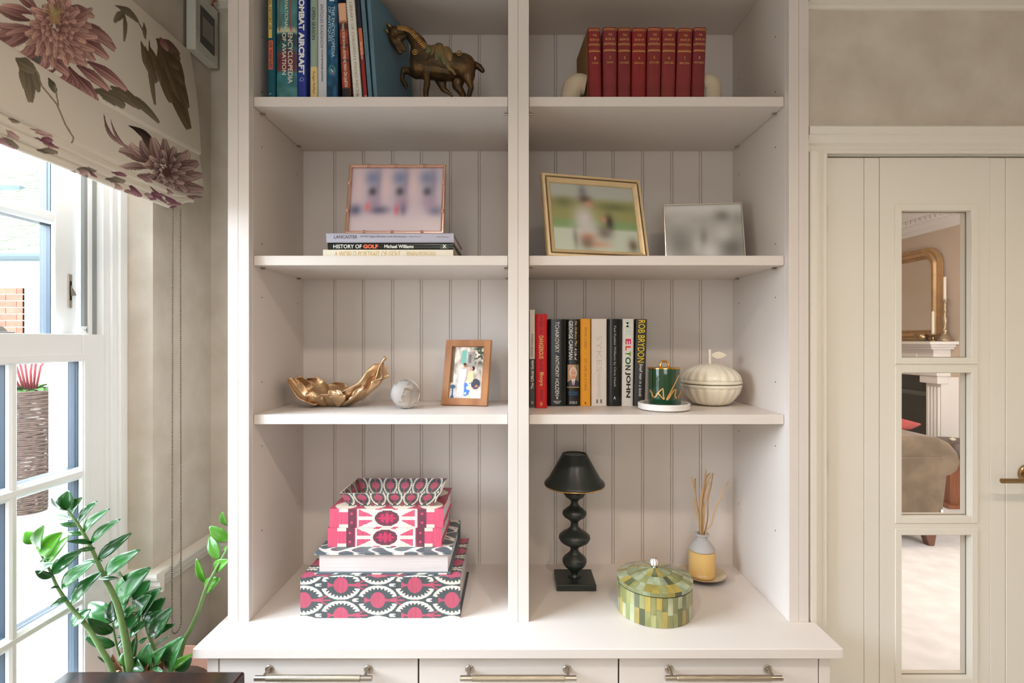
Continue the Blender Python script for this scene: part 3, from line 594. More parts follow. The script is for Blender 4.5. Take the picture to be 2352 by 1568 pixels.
def org(U, V):
    c = np.array([150., 64, 38])*(.7+.6*vnoise(U*3, V*22, 7))[:, None]; c = paste(c, ss(.78, .84, V), (226, 176, 140)); c = paste(c, ss(.72, .75, V)*(1-ss(.79, .81, V)), (70, 34, 30)); c = paste(c, 1-ss(.13, .14, V), (34, 34, 32))
    return paste(c, ((V > .4)*(V < .43)+(V > .56)*(V < .585))*.8, (80, 34, 26))
pgrid('jacket_print', lambda U, V: np.stack([o['_w']*U, -min(.003, .0055)*(1-np.abs(2*U-1)**5)-.0002, .001+(hh-.002)*V], 1), 10, 160, org, PR, o, True)
stext(o, 'THINGS TO SEE IN YOUR LIFETIME', INKW, hh*.62, .10, .007, bold=.0); stext(o, 'THE MAN ON EARTH', INKW, hh*.30, .085, .0085, bold=.0)
o = book('white comb-bound library of piano pieces leaning beside the orange book', bx(812.5)+.001, bx(832)-bx(813.5), .345, .22, yb1, zb1, (222, 216, 204), tilt=4.4, rnd=.001, t=.0008)
stext(o, "THE LIBRARY OF CHILDREN'S PIANO PIECES", mat('tan_ink', (150, 138, 120), .5), .170, .30, .0082, bold=.0, xo=.001); stext(o, 'A:', MATS['grey_ink'], .018, .010, .008)
cb = MB()
for k in range(42): cb.tube([(-.0006, -.001, .008+k*.008), (-.003, .001, .010+k*.008), (-.0005, .003, .012+k*.008)], .0017, 5)
mk('comb_binding', cb, mat('black_comb', (48, 44, 42), .5), o, local=True, smooth=True)
o = book('slim dark book with sunset red spine leaning between white and blue books', bx(834)+.002, bx(844)-bx(834)-.002, .335, .2, yb1+.004, zb1, (30, 32, 44), tilt=4.6, rnd=.001, t=.0008)
band(o, mat('sunset_red', (150, 34, 34), .5), .002, .14); band(o, mat('sunset_orange', (206, 108, 70), .5), .14, .215); stext(o, 'Four Last Volumes', INKW, .15, .05, .006); stext(o, 'The M', INKW, .012, .02, .006)
o = book('slim slate-blue music book leaning, left of the pair', bx(845)+.002, .011, .335, .22, yb1+.003, zb1, (92, 124, 140), tilt=4.6, rnd=.001, t=.0008)
stext(o, 'Saint-Saens  Piano Works', MATS['grey_ink'], .20, .13, .0045)
o = book('wide slate-blue music score standing askew with its cover showing', bx(856)+.003, .012, .335, .235, yb1+.004, zb1, (92, 124, 140), tilt=4.6, yaw=-16, rnd=.001, t=.0008)
stext(o, 'Chopin  Nocturnes', MATS['grey_ink'], .20, .08, .0045)
text(o, 'Chopin', mat('dark_blue_ink', (50, 68, 80), .5), (.0125, .10, .235), (0, 1, -.35), (0, .35, 1), .075, .024, 0, .3, True)
# red encyclopaedia set
yk1 = 1.53; RED = [(138, 32, 34), (134, 40, 44), (128, 36, 36), (142, 30, 28), (136, 40, 38), (138, 44, 40), (136, 42, 40), (126, 36, 40)]
bots = [1352.4, 1383.8, 1417.5, 1449, 1483.4, 1517, 1550.7, 1586.6, 1617.5]; tls = [-1.2, 0, .3, .7, 1, 1.2, 1.8, 2.0]
vols = ['A-BON', 'BOO-CRO', 'CRU-GERA', 'GERM-LOCK', 'LOCO-ORE', 'ORG-SER', 'SEV-ZWI', 'FACT-INDEX']
FG = mat('gold_leaf_print', (214, 170, 92), .45, metal=.3)
for i in range(8):
    a, b = X(bots[i]-.4*tls[i], yk1)+.0012, X(bots[i+1]-.4*tls[min(i+1, 7)], yk1)-.0012
    side = ('first volume, its brown side showing by the left bookend', 'numbered two on its spine', 'numbered three on its spine', 'numbered four on its spine', 'numbered five on its spine', 'numbered six on its spine', 'numbered seven on its spine', 'index volume against the right bookend')[i]
    o = book('worn dark red gilt-lettered encyclopedia, '+side, a, b-a, Z(65, yk1)-zb1+.001*((i*5) % 3-1), .17, yk1, zb1, mat('red_cloth_%d' % i, RED[i], .5, var=(30, .18), bump=(700, .25)), tilt=-tls[i], yaw=4 if i == 0 else 0, rnd=.007, t=.003, group='red encyclopedia volumes')
    if i == 0: mk('side_board', MB().box(-.0012, -.0002, .012, .168, .001, .228), mat('faded_brown_cloth', (140, 104, 62), .7), o, local=True)
    hh = o['_h']; w_ = o['_w']
    for z0, z1 in ((hh-.006, hh-.0045), (hh-.0095, hh-.0085), (hh-.0665, hh-.0655), (hh-.0705, hh-.0685)): band(o, FG, z0, z1, .04, .96, 'gilt_line')
    htext(o, 'THE', FG, hh-.0225, .0115, .0058); htext(o, 'BOOK OF', FG, hh-.0355, .0265, .006, .004); htext(o, 'KNOWLEDGE', FG, hh-.0495, .035, .0066, .006)
    htext(o, str(i+1), FG, hh-.089, .004, .0085); htext(o, vols[i], FG, hh-.1035, .018 if i < 2 else .028, .0055)
# ivory bookends
STN = mat('ivory_stone', (206, 190, 166), .55, var=(22, .25), alt=(170, 148, 120), bump=(90, .5))
def spl(P_, rr, n=5):
    out = []; ro_ = []; m = len(P_)
    for i in range(m-1):
        p0, p1, p2, p3 = (np.array(P_[max(0, min(m-1, j))]) for j in (i-1, i, i+1, i+2))
        for t in np.linspace(0, 1, n, endpoint=False): out.append(.5*(2*p1+(p2-p0)*t+(2*p0-5*p1+4*p2-p3)*t*t+(3*p1-p0-3*p2+p3)*t**3)); ro_.append(rr[i]*(1-t)+rr[i+1]*t)
    return out+[np.array(P_[-1])], ro_+[rr[-1]]
def bookend(label, xj, sg, d_):
    y = d_+.06; s = []
    pts = [(X(1345, y) if sg < 0 else X(1612, y), .068), (X(1330, y) if sg < 0 else X(1622, y), .070), (X(1317, y) if sg < 0 else X(1632, y), .060), (X(1307, y) if sg < 0 else X(1634, y), .035), (X(1301, y) if sg < 0 else X(1630, y), .001)]
    o = thing('bookend', label, 'bookend', (pts[0][0], y, zb1))
    zb_ = zb1+.028
    mk('stone_scroll', MB().tube(*spl([(p[0], y, zb1+p[1]+.010*(1 if p[1] > .05 else 0)) for p in pts], [.021, .0235, .023, .019, .017]), 20, flat=1.4), STN, o, smooth=True)
    mk('foot', MB().box(min(pts[0][0], pts[-1][0])-.01, max(pts[0][0], pts[-1][0])+.01, y-.03, y+.03, zb1, zb1+.012), STN, o, bevel=.003)
    return o
bookend('curved ivory stone bookend left of the red encyclopedias', 0, -1, 1.50); bookend('curved ivory stone bookend right of the red encyclopedias', 0, 1, 1.50)
# books on the third shelf
z3 = ZS[2-1]+.0005
def b3(label, p0, p1, top, d_, col, L_=.13, tilt=0, rnd=.004, **k):
    return book(label, X(p0, d_)+.0006, X(p1, d_)-X(p0, d_)-.0012, Z(top, d_)-z3, L_, d_, z3, col, tilt=tilt, rnd=rnd, **k)
def zz3(py, d_): return Z(py, d_)-z3
d1, d2 = 1.606, 1.659
o = b3('slim gallery guide half white half black, against the central upright', 1216, 1229, 711, d1, (216, 208, 196), .18, rnd=.001, t=.001)
band(o, mat('charcoal_print', (66, 70, 68), .4), .001, zz3(824, d1)); 
text(o, 'UFFIZI Gallery', MATS['grey_ink'], (o['_w']/2, -.001, zz3(793, d1)), UZ, -RX, .072, .009, 0, local=True, off=.0006)
text(o, 'The Official Guide', INKW, (o['_w']/2, -.001, zz3(860, d1)), UZ, -RX, .088, .0085, .01, local=True, off=.0008); htext(o, 'G', INKW, zz3(924, d1), .006, .007)
o = b3('tall bright red book for boys with gold title', 1229.5, 1256.5, 721, d1, (206, 20, 26), .15)
GI = mat('gold_ink', (226, 190, 120), .45, metal=.2); RI = mat('dark_red_ink', (130, 10, 20), .5)
stext(o, 'DANGEROUS', GI, zz3(797, d1), .070, .0135, bold=.01); stext(o, 'Boys', GI, zz3(870, d1), .042, .0145, bold=.01); stext(o, 'The', RI, zz3(762, d1), .014, .008); stext(o, 'Book for', RI, zz3(840, d1), .038, .009)
stext(o, 'Conn Iggulden', RI, zz3(738, d1), .034, .013); stext(o, 'Hal Iggulden', RI, zz3(906, d1), .032, .013); htext(o, 'H', GI, zz3(927, d1), .006, .012, .03)
o = b3('thick glossy black composer biography', 1258, 1301, 733, d2, (20, 22, 20), .145, rnd=.006, rough=.25)
stext(o, 'TCHAIKOVSKY', INKW, zz3(774, d2), .098, .0128, bold=.0); stext(o, 'ANTHONY HOLDEN', INKW, zz3(862, d2), .128, .0122, bold=.0); htext(o, 'BANTAM\nPRESS', INKW, zz3(923, d2), .024, .0095); htext(o, 'x', INKW, zz3(913, d2), .007, .007, .03)
o = b3('black biography with portrait photograph of a white-haired man', 1302, 1331, 733, d2, (18, 20, 22), .145, rough=.25)
stext(o, 'GEORGE CARMAN', INKW, zz3(781, d2), .122, .0125, xo=-.008, bold=.005); stext(o, 'No Ordinary Man', GI, zz3(766, d2), .080, .009, xo=.0075, shear=.2); stext(o, 'A Life of', INKW, zz3(813, d2), .038, .008, xo=.0075, shear=.2)
def por(U, V):
    c = np.tile(np.array([186., 150, 116]), (len(U), 1)); x = U-.5; y = V
    c = paste(c, (U > .7)*.7, (90, 96, 76)); c = paste(c, ((np.abs(x) < .62*ss(.42, .1, y)+.06)*(y < .36)), (40, 46, 60)); c = paste(c, (np.abs(x) < .16*ss(-.1, .36, y))*(y < .34), (232, 232, 236))
    c = paste(c, (np.abs(x) < .05)*(y < .28), (170, 30, 34)); c = paste(c, ((x/.31)**2+((y-.63)/.27)**2 < 1), (214, 206, 200)); c = paste(c, ((x/.26)**2+((y-.57)/.25)**2 < 1), (222, 168, 138))
    c = paste(c, np.exp(-(((np.abs(x)-.1)/.05)**2+((y-.62)/.02)**2)), (120, 70, 56)); return paste(c, np.exp(-((x/.09)**2+((y-.44)/.018)**2)), (160, 80, 70))
w_ = o['_w']; pgrid('portrait_photo', lambda U, V: np.stack([w_*(.04+.92*U), -.004*(1-np.abs(2*(.04+.92*U)-1)**5)-.0003, zz3(888, d2)+(zz3(837, d2)-zz3(888, d2))*V], 1), 26, 40, por, PR, o, True)
band(o, mat('gold_rule', (200, 176, 110), .5), zz3(889.5, d2), zz3(888, d2)); htext(o, 'DOMINIC\nCARMAN', mat('blue_ink', (50, 110, 160), .5), zz3(903, d2), .030, .012); htext(o, 'Hodder &\nStoughton', INKW, zz3(924, d2), .024, .009)
o = b3('golden yellow novel between black portrait book and white book', 1332.5, 1356.5, 732, d2, (232, 160, 36), .14)
BR = mat('brown_ink', (150, 96, 30), .5)
stext(o, 'PETER CAREY', BR, zz3(777, d2), .070, .0066); stext(o, 'MY LIFE AS A FAKE', BR, zz3(860, d2), .100, .0066); stext(o, 'o', mat('orange_dot', (226, 120, 70), .5), zz3(812, d2), .005, .005); htext(o, 'B', INKB, zz3(925, d2), .004, .007, .03)
o = b3('broad plain white biography with faint embossed title', 1358, 1393.5, 732, d2, (226, 218, 212), .145, rnd=.003)
FN = mat('faint_grey_print', (206, 198, 194), .5); stext(o, 'SYKES', FN, zz3(812, d2), .115, .0165); stext(o, 'MELISSA CANTACUZENE', FN, zz3(885, d2), .08, .0105)
for k, (a, b) in enumerate(((0, 0), (1, 0), (0, 1), (1, 1))): htext(o, 'm', INKB, zz3(924-a*4.5, d2)+.001, .0055, .0055, .04, xo=(b-.5)*.0125)
o = b3('glossy black pop star biography with grey title', 1394.5, 1427.5, 732.5, d2, (26, 27, 27), .145, rnd=.006, rough=.2)
stext(o, 'Feel Robbie Williams by Chris Heath', mat('silver_ink', (176, 174, 160), .5), zz3(818, d2), .192, .0092); htext(o, 'A', INKW, zz3(913, d2), .007, .009)
o = b3('white memoir with rainbow and black heavy lettering', 1427.5, 1454, 732, d2, (218, 214, 206), .14, tilt=-.6)
stext(o, 'ME', mat('pearl_ink', (196, 208, 196), .5), zz3(753, d2), .048, .0175, bold=.03)
for ch, c_, a, b in (('E', (206, 30, 90), 777.5, 791), ('L', (224, 60, 40), 794, 805), ('T', (104, 160, 30), 806, 818), ('O', (24, 90, 44), 819, 837), ('N', (20, 40, 24), 838, 850)):
    stext(o, ch, mat('letter_%s' % ch, c_, .5), zz3((a+b)/2, d2), (b-a)*d2/F*.93, .0175, bold=.035)
stext(o, 'JOHN', INKB, zz3(883, d2), .082, .0175, bold=.035)
o = b3('charcoal comedy memoir with tall yellow lettering at the right end', 1455.5, 1481, 732, d2, (58, 56, 54), .145, tilt=-1.6, rnd=.003)
YI = mat('yellow_ink', (236, 204, 30), .5); stext(o, 'ROB BRYDON', YI, zz3(783, d2), .134, .0215, bold=.0); stext(o, 'Small man in a book', INKW, zz3(872, d2), .105, .0098, shear=.25, xo=.0015); htext(o, 'MICHAEL\nJOSEPH', MATS['grey_ink'], zz3(922, d2), .016, .008)

# flat stack on the second shelf
z2 = ZS[2]+.0004; dS = 1.50
def flat(label, p0, p1, z0, z1, d_, L_, m, rnd=.003, name='book', t=.0025, cover_over=.0):
    x0, x1 = X(p0, d_), X(p1, d_); h = z1-z0
    o = thing(name, label, 'book', (x0, d_, z0)); o['_m'] = 1; o['_w'] = h; o['_h'] = x1-x0; o['_r'] = rnd
    k = 6; sp = [(-rnd*math.sin(math.pi*i/k), h/2-h/2*math.cos(math.pi*i/k)) for i in range(k+1)]
    prof = [(L_, 0)]+sp+[(L_, h), (L_, h-t), (t, h-t), (t, t), (L_, t)]
    mk('cover', MB().prism(prof, 0, x1-x0, 'x'), m, o, local=True, auto=True)
    mk('page_block', MB().box(.004, x1-x0-.004, t*1.2, L_-.004, t+.0002, h-t-.0002), PAGE, o, local=True)
    return o
def ftext(o, s, m, px, py, w_, h, d_=dS, bold=0, shear=0):
    c = Vector((X(px, d_)-o.location.x, -o['_r'], Z(py, d_)-o.location.z)); return text(o, s, m, c, RX, UZ, w_, h, bold, shear, True)
k_ = dS/F; za, zb2 = Z(573, dS), Z(557.5, dS); zc_ = Z(536, dS)
o = flat('cream golf portrait book at the bottom of the flat stack', 742, 1041, z2, za-.0004, dS, .22, mat('book_cream', (232, 224, 204), .5), .001)
ftext(o, 'A WORLD PORTRAIT OF GOLF', mat('ochre_ink', (212, 178, 108), .5), 844, 583, 151*k_, 12*k_); ftext(o, 'BRIAN MORGAN', MATS['ochre_ink'], 967, 583, 66*k_, 11*k_)
o = flat('black history of golf book in the middle of the flat stack', 753, 1041, za, zb2-.0004, dS+.001, .24, mat('book_black_gloss', (24, 28, 24), .25), .002)
ftext(o, 'HISTORY OF', INKW, 798.5, 566, 65*k_, 9*k_, bold=.012); ftext(o, 'GOLF', mat('coral_ink', (240, 110, 72), .5), 851.5, 566, 34*k_, 9.5*k_, bold=.05); ftext(o, 'Michael Williams', INKW, 916.5, 566, 67*k_, 8*k_, bold=.02); 
bx_ = MB().box(X(1011, dS)-o.location.x, X(1031, dS)-o.location.x, -.0026, -.0019, Z(571.5, dS)-za, Z(560, dS)-za); mk('emblem', bx_, mat('emblem_green', (70, 80, 66), .5), o, local=True); ftext(o, 'X', INKW, 1021, 566, 9*k_, 8*k_, bold=.05).location.y -= .001
o = flat('grey-lilac bomber aircraft book on top of the flat stack', 750, 1042.5, zb2, zc_, dS-.003, .25, mat('book_lilac_grey', (178, 176, 190), .45), .003)
ftext(o, 'LANCASTER', INKB, 795.5, 545, 53*k_, 7.6*k_); ftext(o, 'WWII Night Bomber and Dambuster', MATS['grey_ink'], 882, 544.5, 107*k_, 5.5*k_); ftext(o, 'Nigel Cawthorne', MATS['grey_ink'], 955, 544.5, 28*k_, 3.2*k_); ftext(o, 'Abbeydale Press', MATS['grey_ink'], 1017.5, 545, 28*k_, 3.2*k_)

# ------------------------------------------------------------ photo frames
PH = vmat('photo_print', .25, coat=.4)
def gauss(c, U, V, blobs):
    for u, v, su, sv, col, a in blobs: c = paste(c, a*np.exp(-(((U-u)/su)**2+((V-v)/sv)**2)), col)
    return c
def frame(label, loc, yaw, lean, w_, L_, prof, m, paint, nu=70, nv=60, name='photo_frame', back=None, mt=None):
    """prof: (inset, proud) steps from the outer edge inwards; local x across, z up, -y to the room"""
    o = thing(name, label, 'picture frame', loc); o['_m'] = 1
    o.rotation_euler = (Matrix.Rotation(R(yaw), 3, 'Z') @ Matrix.Rotation(R(-lean), 3, 'X')).to_euler()
    v = []; f = []
    for (a, p) in prof: v += [(a, p, a), (w_-a, p, a), (w_-a, p, L_-a), (a, p, L_-a)]
    for i in range(len(prof)-1):
        for k in range(4): f.append((i*4+k, i*4+(k+1) % 4, (i+1)*4+(k+1) % 4, (i+1)*4+k))
    mk('frame_moulding', MB().add(v, f), m, o, local=True)
    a = prof[-1][0]-.001; yp = -.0005
    pgrid('photograph', lambda U, V: np.stack([a+(w_-2*a)*U, np.full(len(U), yp), a+(L_-2*a)*V], 1), nu, nv, paint, PH, o, True, smooth=False)
    mk('backing_board', MB().box(.002, w_-.002, .004, .009, .002, L_-.002), back or mat('black_backing', (26, 24, 24), .7), o, local=True)
    st = MB().box(w_*.4, w_*.6, .009, .012, L_*.1, L_*.62, Matrix.Translation((0, 0, 0))); M_ = Matrix.Translation((0, .009, L_*.62)) @ Matrix.Rotation(R(lean+9), 4, 'X') @ Matrix.Translation((0, -.009, -L_*.62))
    st.v = [tuple(M_ @ Vector(p)) for p in st.v]; st.v = [(p[0], p[1], max(p[2], .004)) for p in st.v]
    mk('easel_back', st, MATS['black_backing'], o, local=True)
    return o
ROSE = mat('rose_gold_metal', (218, 176, 156), .25, metal=.85)
def pa(U, V):
    c = np.tile(np.array([196., 180, 190]), (len(U), 1)); c = paste(c, ss(.3, .12, V)*.8, (204, 186, 188)); b = []
    for u in (.2, .5, .8): b += [(u+.03, .84, .09, .12, (120, 128, 158), .9), (u+.04, .62, .05, .08, (62, 60, 70), .9), (u-.12, .75, .06, .3, (222, 190, 186), .7), (u+.1, .75, .04, .3, (120, 114, 140), .5), (u+.06, .45, .09, .12, (160, 136, 156), .8)]
    b += [(.06, .33, .07, .09, (90, 92, 116), .9), (.32, .33, .11, .07, (96, 92, 116), .9), (.19, .38, .03, .07, (214, 116, 120), .9), (.51, .33, .03, .09, (200, 100, 116), .9), (.58, .34, .04, .1, (104, 96, 120), .8), (.93, .32, .08, .08, (110, 108, 130), .9), (.45, .12, .5, .12, (206, 188, 192), .8)]
    return gauss(c, U, V, b)
dF = 1.52; o = frame('rose-gold bamboo-style photo frame standing on the flat book stack', (X(792, dF), dF, zc_+.0006), 0, 12, .289, .222, [(0, .004), (0, -.004), (.002, -.008), (.0055, -.009), (.009, -.006), (.0105, -.001)], ROSE, pa)
for (x, z, ax) in [(.289*k, z, 'z') for z in (.005, .217) for k in (.2, .48, .78)]+[(x, .222*k, 'x') for x in (.005, .284) for k in (.32, .72)]:
    q = MB()
    for e in (-.0035, 0, .0035):
        dx, dz = (e, 0) if ax == 'z' else (0, e)
        q.ball((x+dx, -.006, z+dz), .0062, 10, (.35, 1, 1) if ax == 'z' else (1, 1, .35))
    mk('bamboo_joint', q, ROSE, o, local=True, smooth=True)
def pb(U, V):
    c = np.tile(np.array([150., 150, 96]), (len(U), 1)); c = paste(c, ss(.7, .86, V), (176, 178, 170)); c = paste(c, 1-ss(.3, .42, V), (196, 204, 188)); c = paste(c, (ss(.3, .36, V)*(1-ss(.42, .5, V)))*.8, (128, 160, 108))
    return gauss(c, U, V, [(.75, .68, .22, .06, (104, 106, 70), .8), (.15, .72, .12, .08, (100, 104, 66), .7), (.38, .9, .05, .1, (110, 112, 116), .7), (.4, .77, .07, .07, (70, 56, 48), .9), (.44, .7, .06, .06, (206, 140, 112), .8), (.37, .48, .12, .2, (206, 200, 202), 1), (.42, .34, .14, .12, (206, 200, 200), .8), (.4, .2, .1, .07, (204, 150, 124), .85), (.52, .1, .14, .05, (206, 156, 134), .85), (.67, .44, .05, .12, (60, 50, 46), .9), (.6, .47, .04, .06, (198, 146, 120), .8), (.6, .28, .09, .1, (112, 96, 90), .8), (.25, .18, .03, .16, (130, 128, 118), .7), (.93, .1, .06, .1, (96, 78, 60), .8), (.38, .12, .08, .1, (110, 86, 76), .7)])
CH = mat('champagne_gold', (226, 200, 156), .35, metal=.35, var=(16, .12))
oB = frame('champagne gold framed colour photo of a couple, angled on right shelf', (.0935, 1.500, z2), 13.8, 14, .322, .268, [(0, .005), (0, -.008), (.003, -.012), (.009, -.012), (.0105, -.009), (.0135, -.009), (.015, -.012), (.02, -.010), (.026, -.005), (.0275, -.001)], CH, pb)
q = MB()
for k in range(100):
    x = .013+k*.00297
    for z in (.0122, .268-.0122): q.box(x, x+.0016, -.0118, -.009, z-.0012, z+.0012)
for k in range(80):
    z = .014+k*.003
    for x in (.0122, .322-.0122): q.box(x-.0012, x+.0012, -.0118, -.009, z, z+.0016)
mk('beaded_edge', q, mat('tarnished_gold', (124, 100, 66), .5, metal=.3), oB, local=True, kind='stuff')
def pc(U, V):
    c = np.tile(np.array([176., 173, 168]), (len(U), 1)); c = paste(c, ss(.72, .95, V)*.9, (214, 213, 208))
    return gauss(c, U, V, [(.75, .8, .1, .1, (124, 120, 114), .8), (.2, .75, .14, .12, (196, 194, 190), .8), (.18, .3, .17, .28, (106, 103, 98), .95), (.85, .25, .16, .2, (112, 109, 104), .9), (.75, .5, .12, .14, (208, 206, 202), .8), (.42, .3, .06, .16, (186, 184, 180), .9), (.5, .42, .05, .16, (118, 114, 110), .7), (.57, .16, .12, .2, (210, 208, 206), .95), (.32, .08, .2, .05, (130, 126, 120), .5), (.95, .75, .06, .12, (150, 147, 142), .6)])
SV = mat('silver_metal', (216, 208, 196), .2, metal=.9)
frame('thin silver framed black and white photo, right end of shelf', (X(1528, 1.634), 1.634, z2), -6.2, 12, .242, .2, [(0, .005), (0, -.004), (.001, -.006), (.003, -.006), (.0042, -.001)], SV, pc, back=mat('tan_backing', (110, 84, 60), .7))
WD = mat('knotty_pine', (178, 122, 76), .42, var=(7, .55), alt=(112, 66, 40), stretch=(3.0, 3, 1.2), bump=(60, .1))
def pdn(U, V):
    c = np.array([206., 192, 180])*(.75+.45*vnoise(U*14+V*6, V*9-U*5, 3))[:, None]; c = np.clip(c, 0, 250)
    c = paste(c, ss(.62, .8, U)*ss(.55, .75, V)*(vnoise(U*20, V*26, 9) > .45), (78, 84, 66)); c = paste(c, (U < .1)*(V > .3)*.7, (70, 60, 44))
    c = paste(c, (np.abs(U-.39) < .075)*(V > .66)*(V < .93), (120, 184, 176)); c = paste(c, (U > .5)*(U < .7)*(V > .6)*(V < .9)*.8, (150, 142, 136)); c = paste(c, (U > .54)*(U < .62)*(V > .68)*(V < .85), (110, 108, 112))
    c = paste(c, 1-ss(.1, .2, V), (226, 216, 214)); c = paste(c, (np.hypot((U-.8)/.14, (V-.28)/.1) < 1), (70, 74, 90)); c = paste(c, (np.hypot((U-.8)/.1, (V-.22)/.05) < 1)*(vnoise(U*30, V*30, 1) > .5), (190, 130, 106))
    m = (np.abs(U-(.36+.1*(V-.35))) < .09+.02*(V > .35))*(V > .04)*(V < .56); c = paste(c, m, (240, 240, 246)); c = paste(c, (np.hypot((U-.455)/.05, (V-.63)/.035) < 1), (170, 108, 82)); c = paste(c, (np.hypot((U-.43)/.05, (V-.655)/.03) < 1)*(V > .64), (70, 48, 38))
    c = paste(c, (np.hypot((U-.7)/.055, (V-.58)/.045) < 1), (52, 50, 66)); c = paste(c, (np.hypot((U-.64)/.04, (V-.57)/.04) < 1), (214, 150, 128)); c = paste(c, (np.abs(U-.63) < .075)*(V > .32)*(V < .52), (226, 208, 160))
    c = paste(c, (np.abs(U-.57) < .07+.10*(.3-V))*(V > .03)*(V < .34), (222, 228, 190)); c = paste(c, (np.abs(U-.55) < .1)*(V > .05)*(V < .3)*(vnoise(U*16, V*20, 4) > .55), (80, 130, 214))
    c = paste(c, (np.hypot((U-.1)/.08, (V-.22)/.04) < 1)+(np.abs(U-.1) < .025)*(V < .2)+(np.hypot((U-.1)/.05, (V-.02)/.05) < 1), (52, 96, 130)); return c
frame('knotty wooden photo frame with a wedding-style picture beside glass ball', (X(1014, 1.681), 1.681, z3), -12.3, 14, .153, .2145, [(0, .009), (0, -.006), (.001, -.0075), (.022, -.0075), (.0235, -.001)], WD, pdn, 150, 210)

# ------------------------------------------------------------ crystal globe, gold leaf bowl
yg = 1.60; rg = 33.2*yg/F
gl = thing('glass_globe', 'clear glass globe etched with frosted continents on the shelf', 'paperweight', (X(931, yg), yg, z3))
gm = mat('solid_glass', (250, 248, 244), .01, trans=1, ior=1.46)
m = bpy.data.materials.new('etched_glass'); m.use_nodes = True; N = m.node_tree.nodes; L = m.node_tree.links
gb = N['Principled BSDF']; gb.inputs['Transmission Weight'].default_value = 1; gb.inputs['IOR'].default_value = 1.46; gb.inputs['Base Color'].default_value = (.97, .96, .94, 1)
nz = N.new('ShaderNodeTexNoise'); nz.inputs['Scale'].default_value = 22; nz.inputs['Detail'].default_value = 3; rp = N.new('ShaderNodeValToRGB'); rp.color_ramp.elements[0].position = .57; rp.color_ramp.elements[1].position = .58
tc = N.new('ShaderNodeTexCoord'); L.new(tc.outputs['Object'], nz.inputs['Vector']); L.new(nz.outputs['Fac'], rp.inputs[0])
mr = N.new('ShaderNodeMapRange'); mr.inputs[3].default_value = .01; mr.inputs[4].default_value = .6; L.new(rp.outputs[0], mr.inputs[0]); L.new(mr.outputs[0], gb.inputs['Roughness'])
mx = N.new('ShaderNodeMath'); mx.operation = 'MULTIPLY_ADD'; mx.inputs[1].default_value = -.18; mx.inputs[2].default_value = 1; L.new(rp.outputs[0], mx.inputs[0]); L.new(mx.outputs[0], gb.inputs['Transmission Weight'])
ob_ = mk('glass_ball', MB().ball((X(931, yg), yg, z3+rg), rg, 48), m, gl, smooth=True)
mk('flat_foot', MB().lathe([(.012, 0), (.012, .0012), (.0001, .0012)], 24, (X(931, yg), yg, z3)), gm, gl)

GB = mat('bronze_gold_leaf', (214, 180, 142), .3, metal=.85, var=(26, .25), alt=(178, 136, 92), bump=(45, .35))
kg = 1.66/F/9.046; 
def G(cx, cy, dy=0): return Vector((X(640+cx/9.046, 1.66+dy), 1.66+dy, Z(800+cy/9.046, 1.66+dy)))
gw = thing('leaf_bowl', 'burnished gold bowl shaped as overlapping curled leaves', 'bowl', (X(760, 1.66), 1.66, z3))
def curl(name, axis, wid, lift, side=(0, 1, 0), n=16, k=8, ripple=.004, prof=None, par=gw, seed=1):
    """leaf swept along axis points: width along side, edges lifted up"""
    ax = [Vector(p) for p in axis]; m_ = MB(); rr = random.Random(seed); side = Vector(side).normalized()
    def ev(t):
        q = t*(len(ax)-1); i = min(int(q), len(ax)-2); f_ = q-i
        p0, p1, p2, p3 = ax[max(i-1, 0)], ax[i], ax[i+1], ax[min(i+2, len(ax)-1)]
        return .5*((2*p1)+(p2-p0)*f_+(2*p0-5*p1+4*p2-p3)*f_*f_+(3*p1-p0-3*p2+p3)*f_**3)
    ph = rr.uniform(0, 6)
    for i in range(n+1):
        t = i/n; c = ev(t); tg = (ev(min(1, t+.02))-ev(max(0, t-.02))).normalized(); up = tg.cross(side); up = up if up.z > 0 or abs(up.z) < .2 and up.x < 0 else -up
        hw = wid*(prof(t) if prof else math.sin(math.pi*(.04+.93*t))**.6)
        for j in range(-k, k+1):
            s = j/k; rp_ = ripple*math.sin(9*t+ph+s*3)*abs(s)+ripple*.5*math.sin(23*t+ph*2)*abs(s)**2
            vein = .0012*math.exp(-(s/.09)**2)-.0008*math.cos((t*7-abs(s)*2)*2*math.pi)*(1-abs(s))
            m_.v.append(tuple(c+side*hw*s*(1-.12*s*s)+up*(lift*abs(s)**1.7*min(1, hw/wid+.3)+rp_+vein)))
    w_ = 2*k+1
    for i in range(n):
        for j in range(w_-1): m_.f.append((i*w_+j, i*w_+j+1, (i+1)*w_+j+1, (i+1)*w_+j))
    o = mk(name, m_, GB, par, smooth=True)
    md = o.modifiers.new('t', 'SOLIDIFY'); md.thickness = .0035; md.offset = 0; md = o.modifiers.new('s', 'SUBSURF'); md.levels = 1; md.render_levels = 1
    return o
curl('leaf', [G(200, 640, -.01), G(330, 900), G(650, 1150), G(1050, 1215), G(1500, 1165), G(1900, 930), G(2120, 560), G(2170, 330)], .062, .045, n=34, seed=2, prof=lambda t: math.sin(math.pi*(.07+.90*t))**.55)
curl('leaf', [G(200, 630, -.035), G(320, 800, -.045), G(520, 1020, -.055), G(780, 1185, -.045)], .024, .012, side=(.5, 1, .45), seed=3)
curl('leaf', [G(530, 680, .05), G(700, 760, .05), G(900, 960, .03), G(1080, 1190, 0)], .038, .012, side=(.75, .5, .5), seed=5, ripple=.006)
curl('leaf', [G(1010, 760, .06), G(1180, 830, .055), G(1380, 960, .03), G(1500, 1150, .0)], .032, .01, side=(.8, .3, .45), seed=7, ripple=.005)
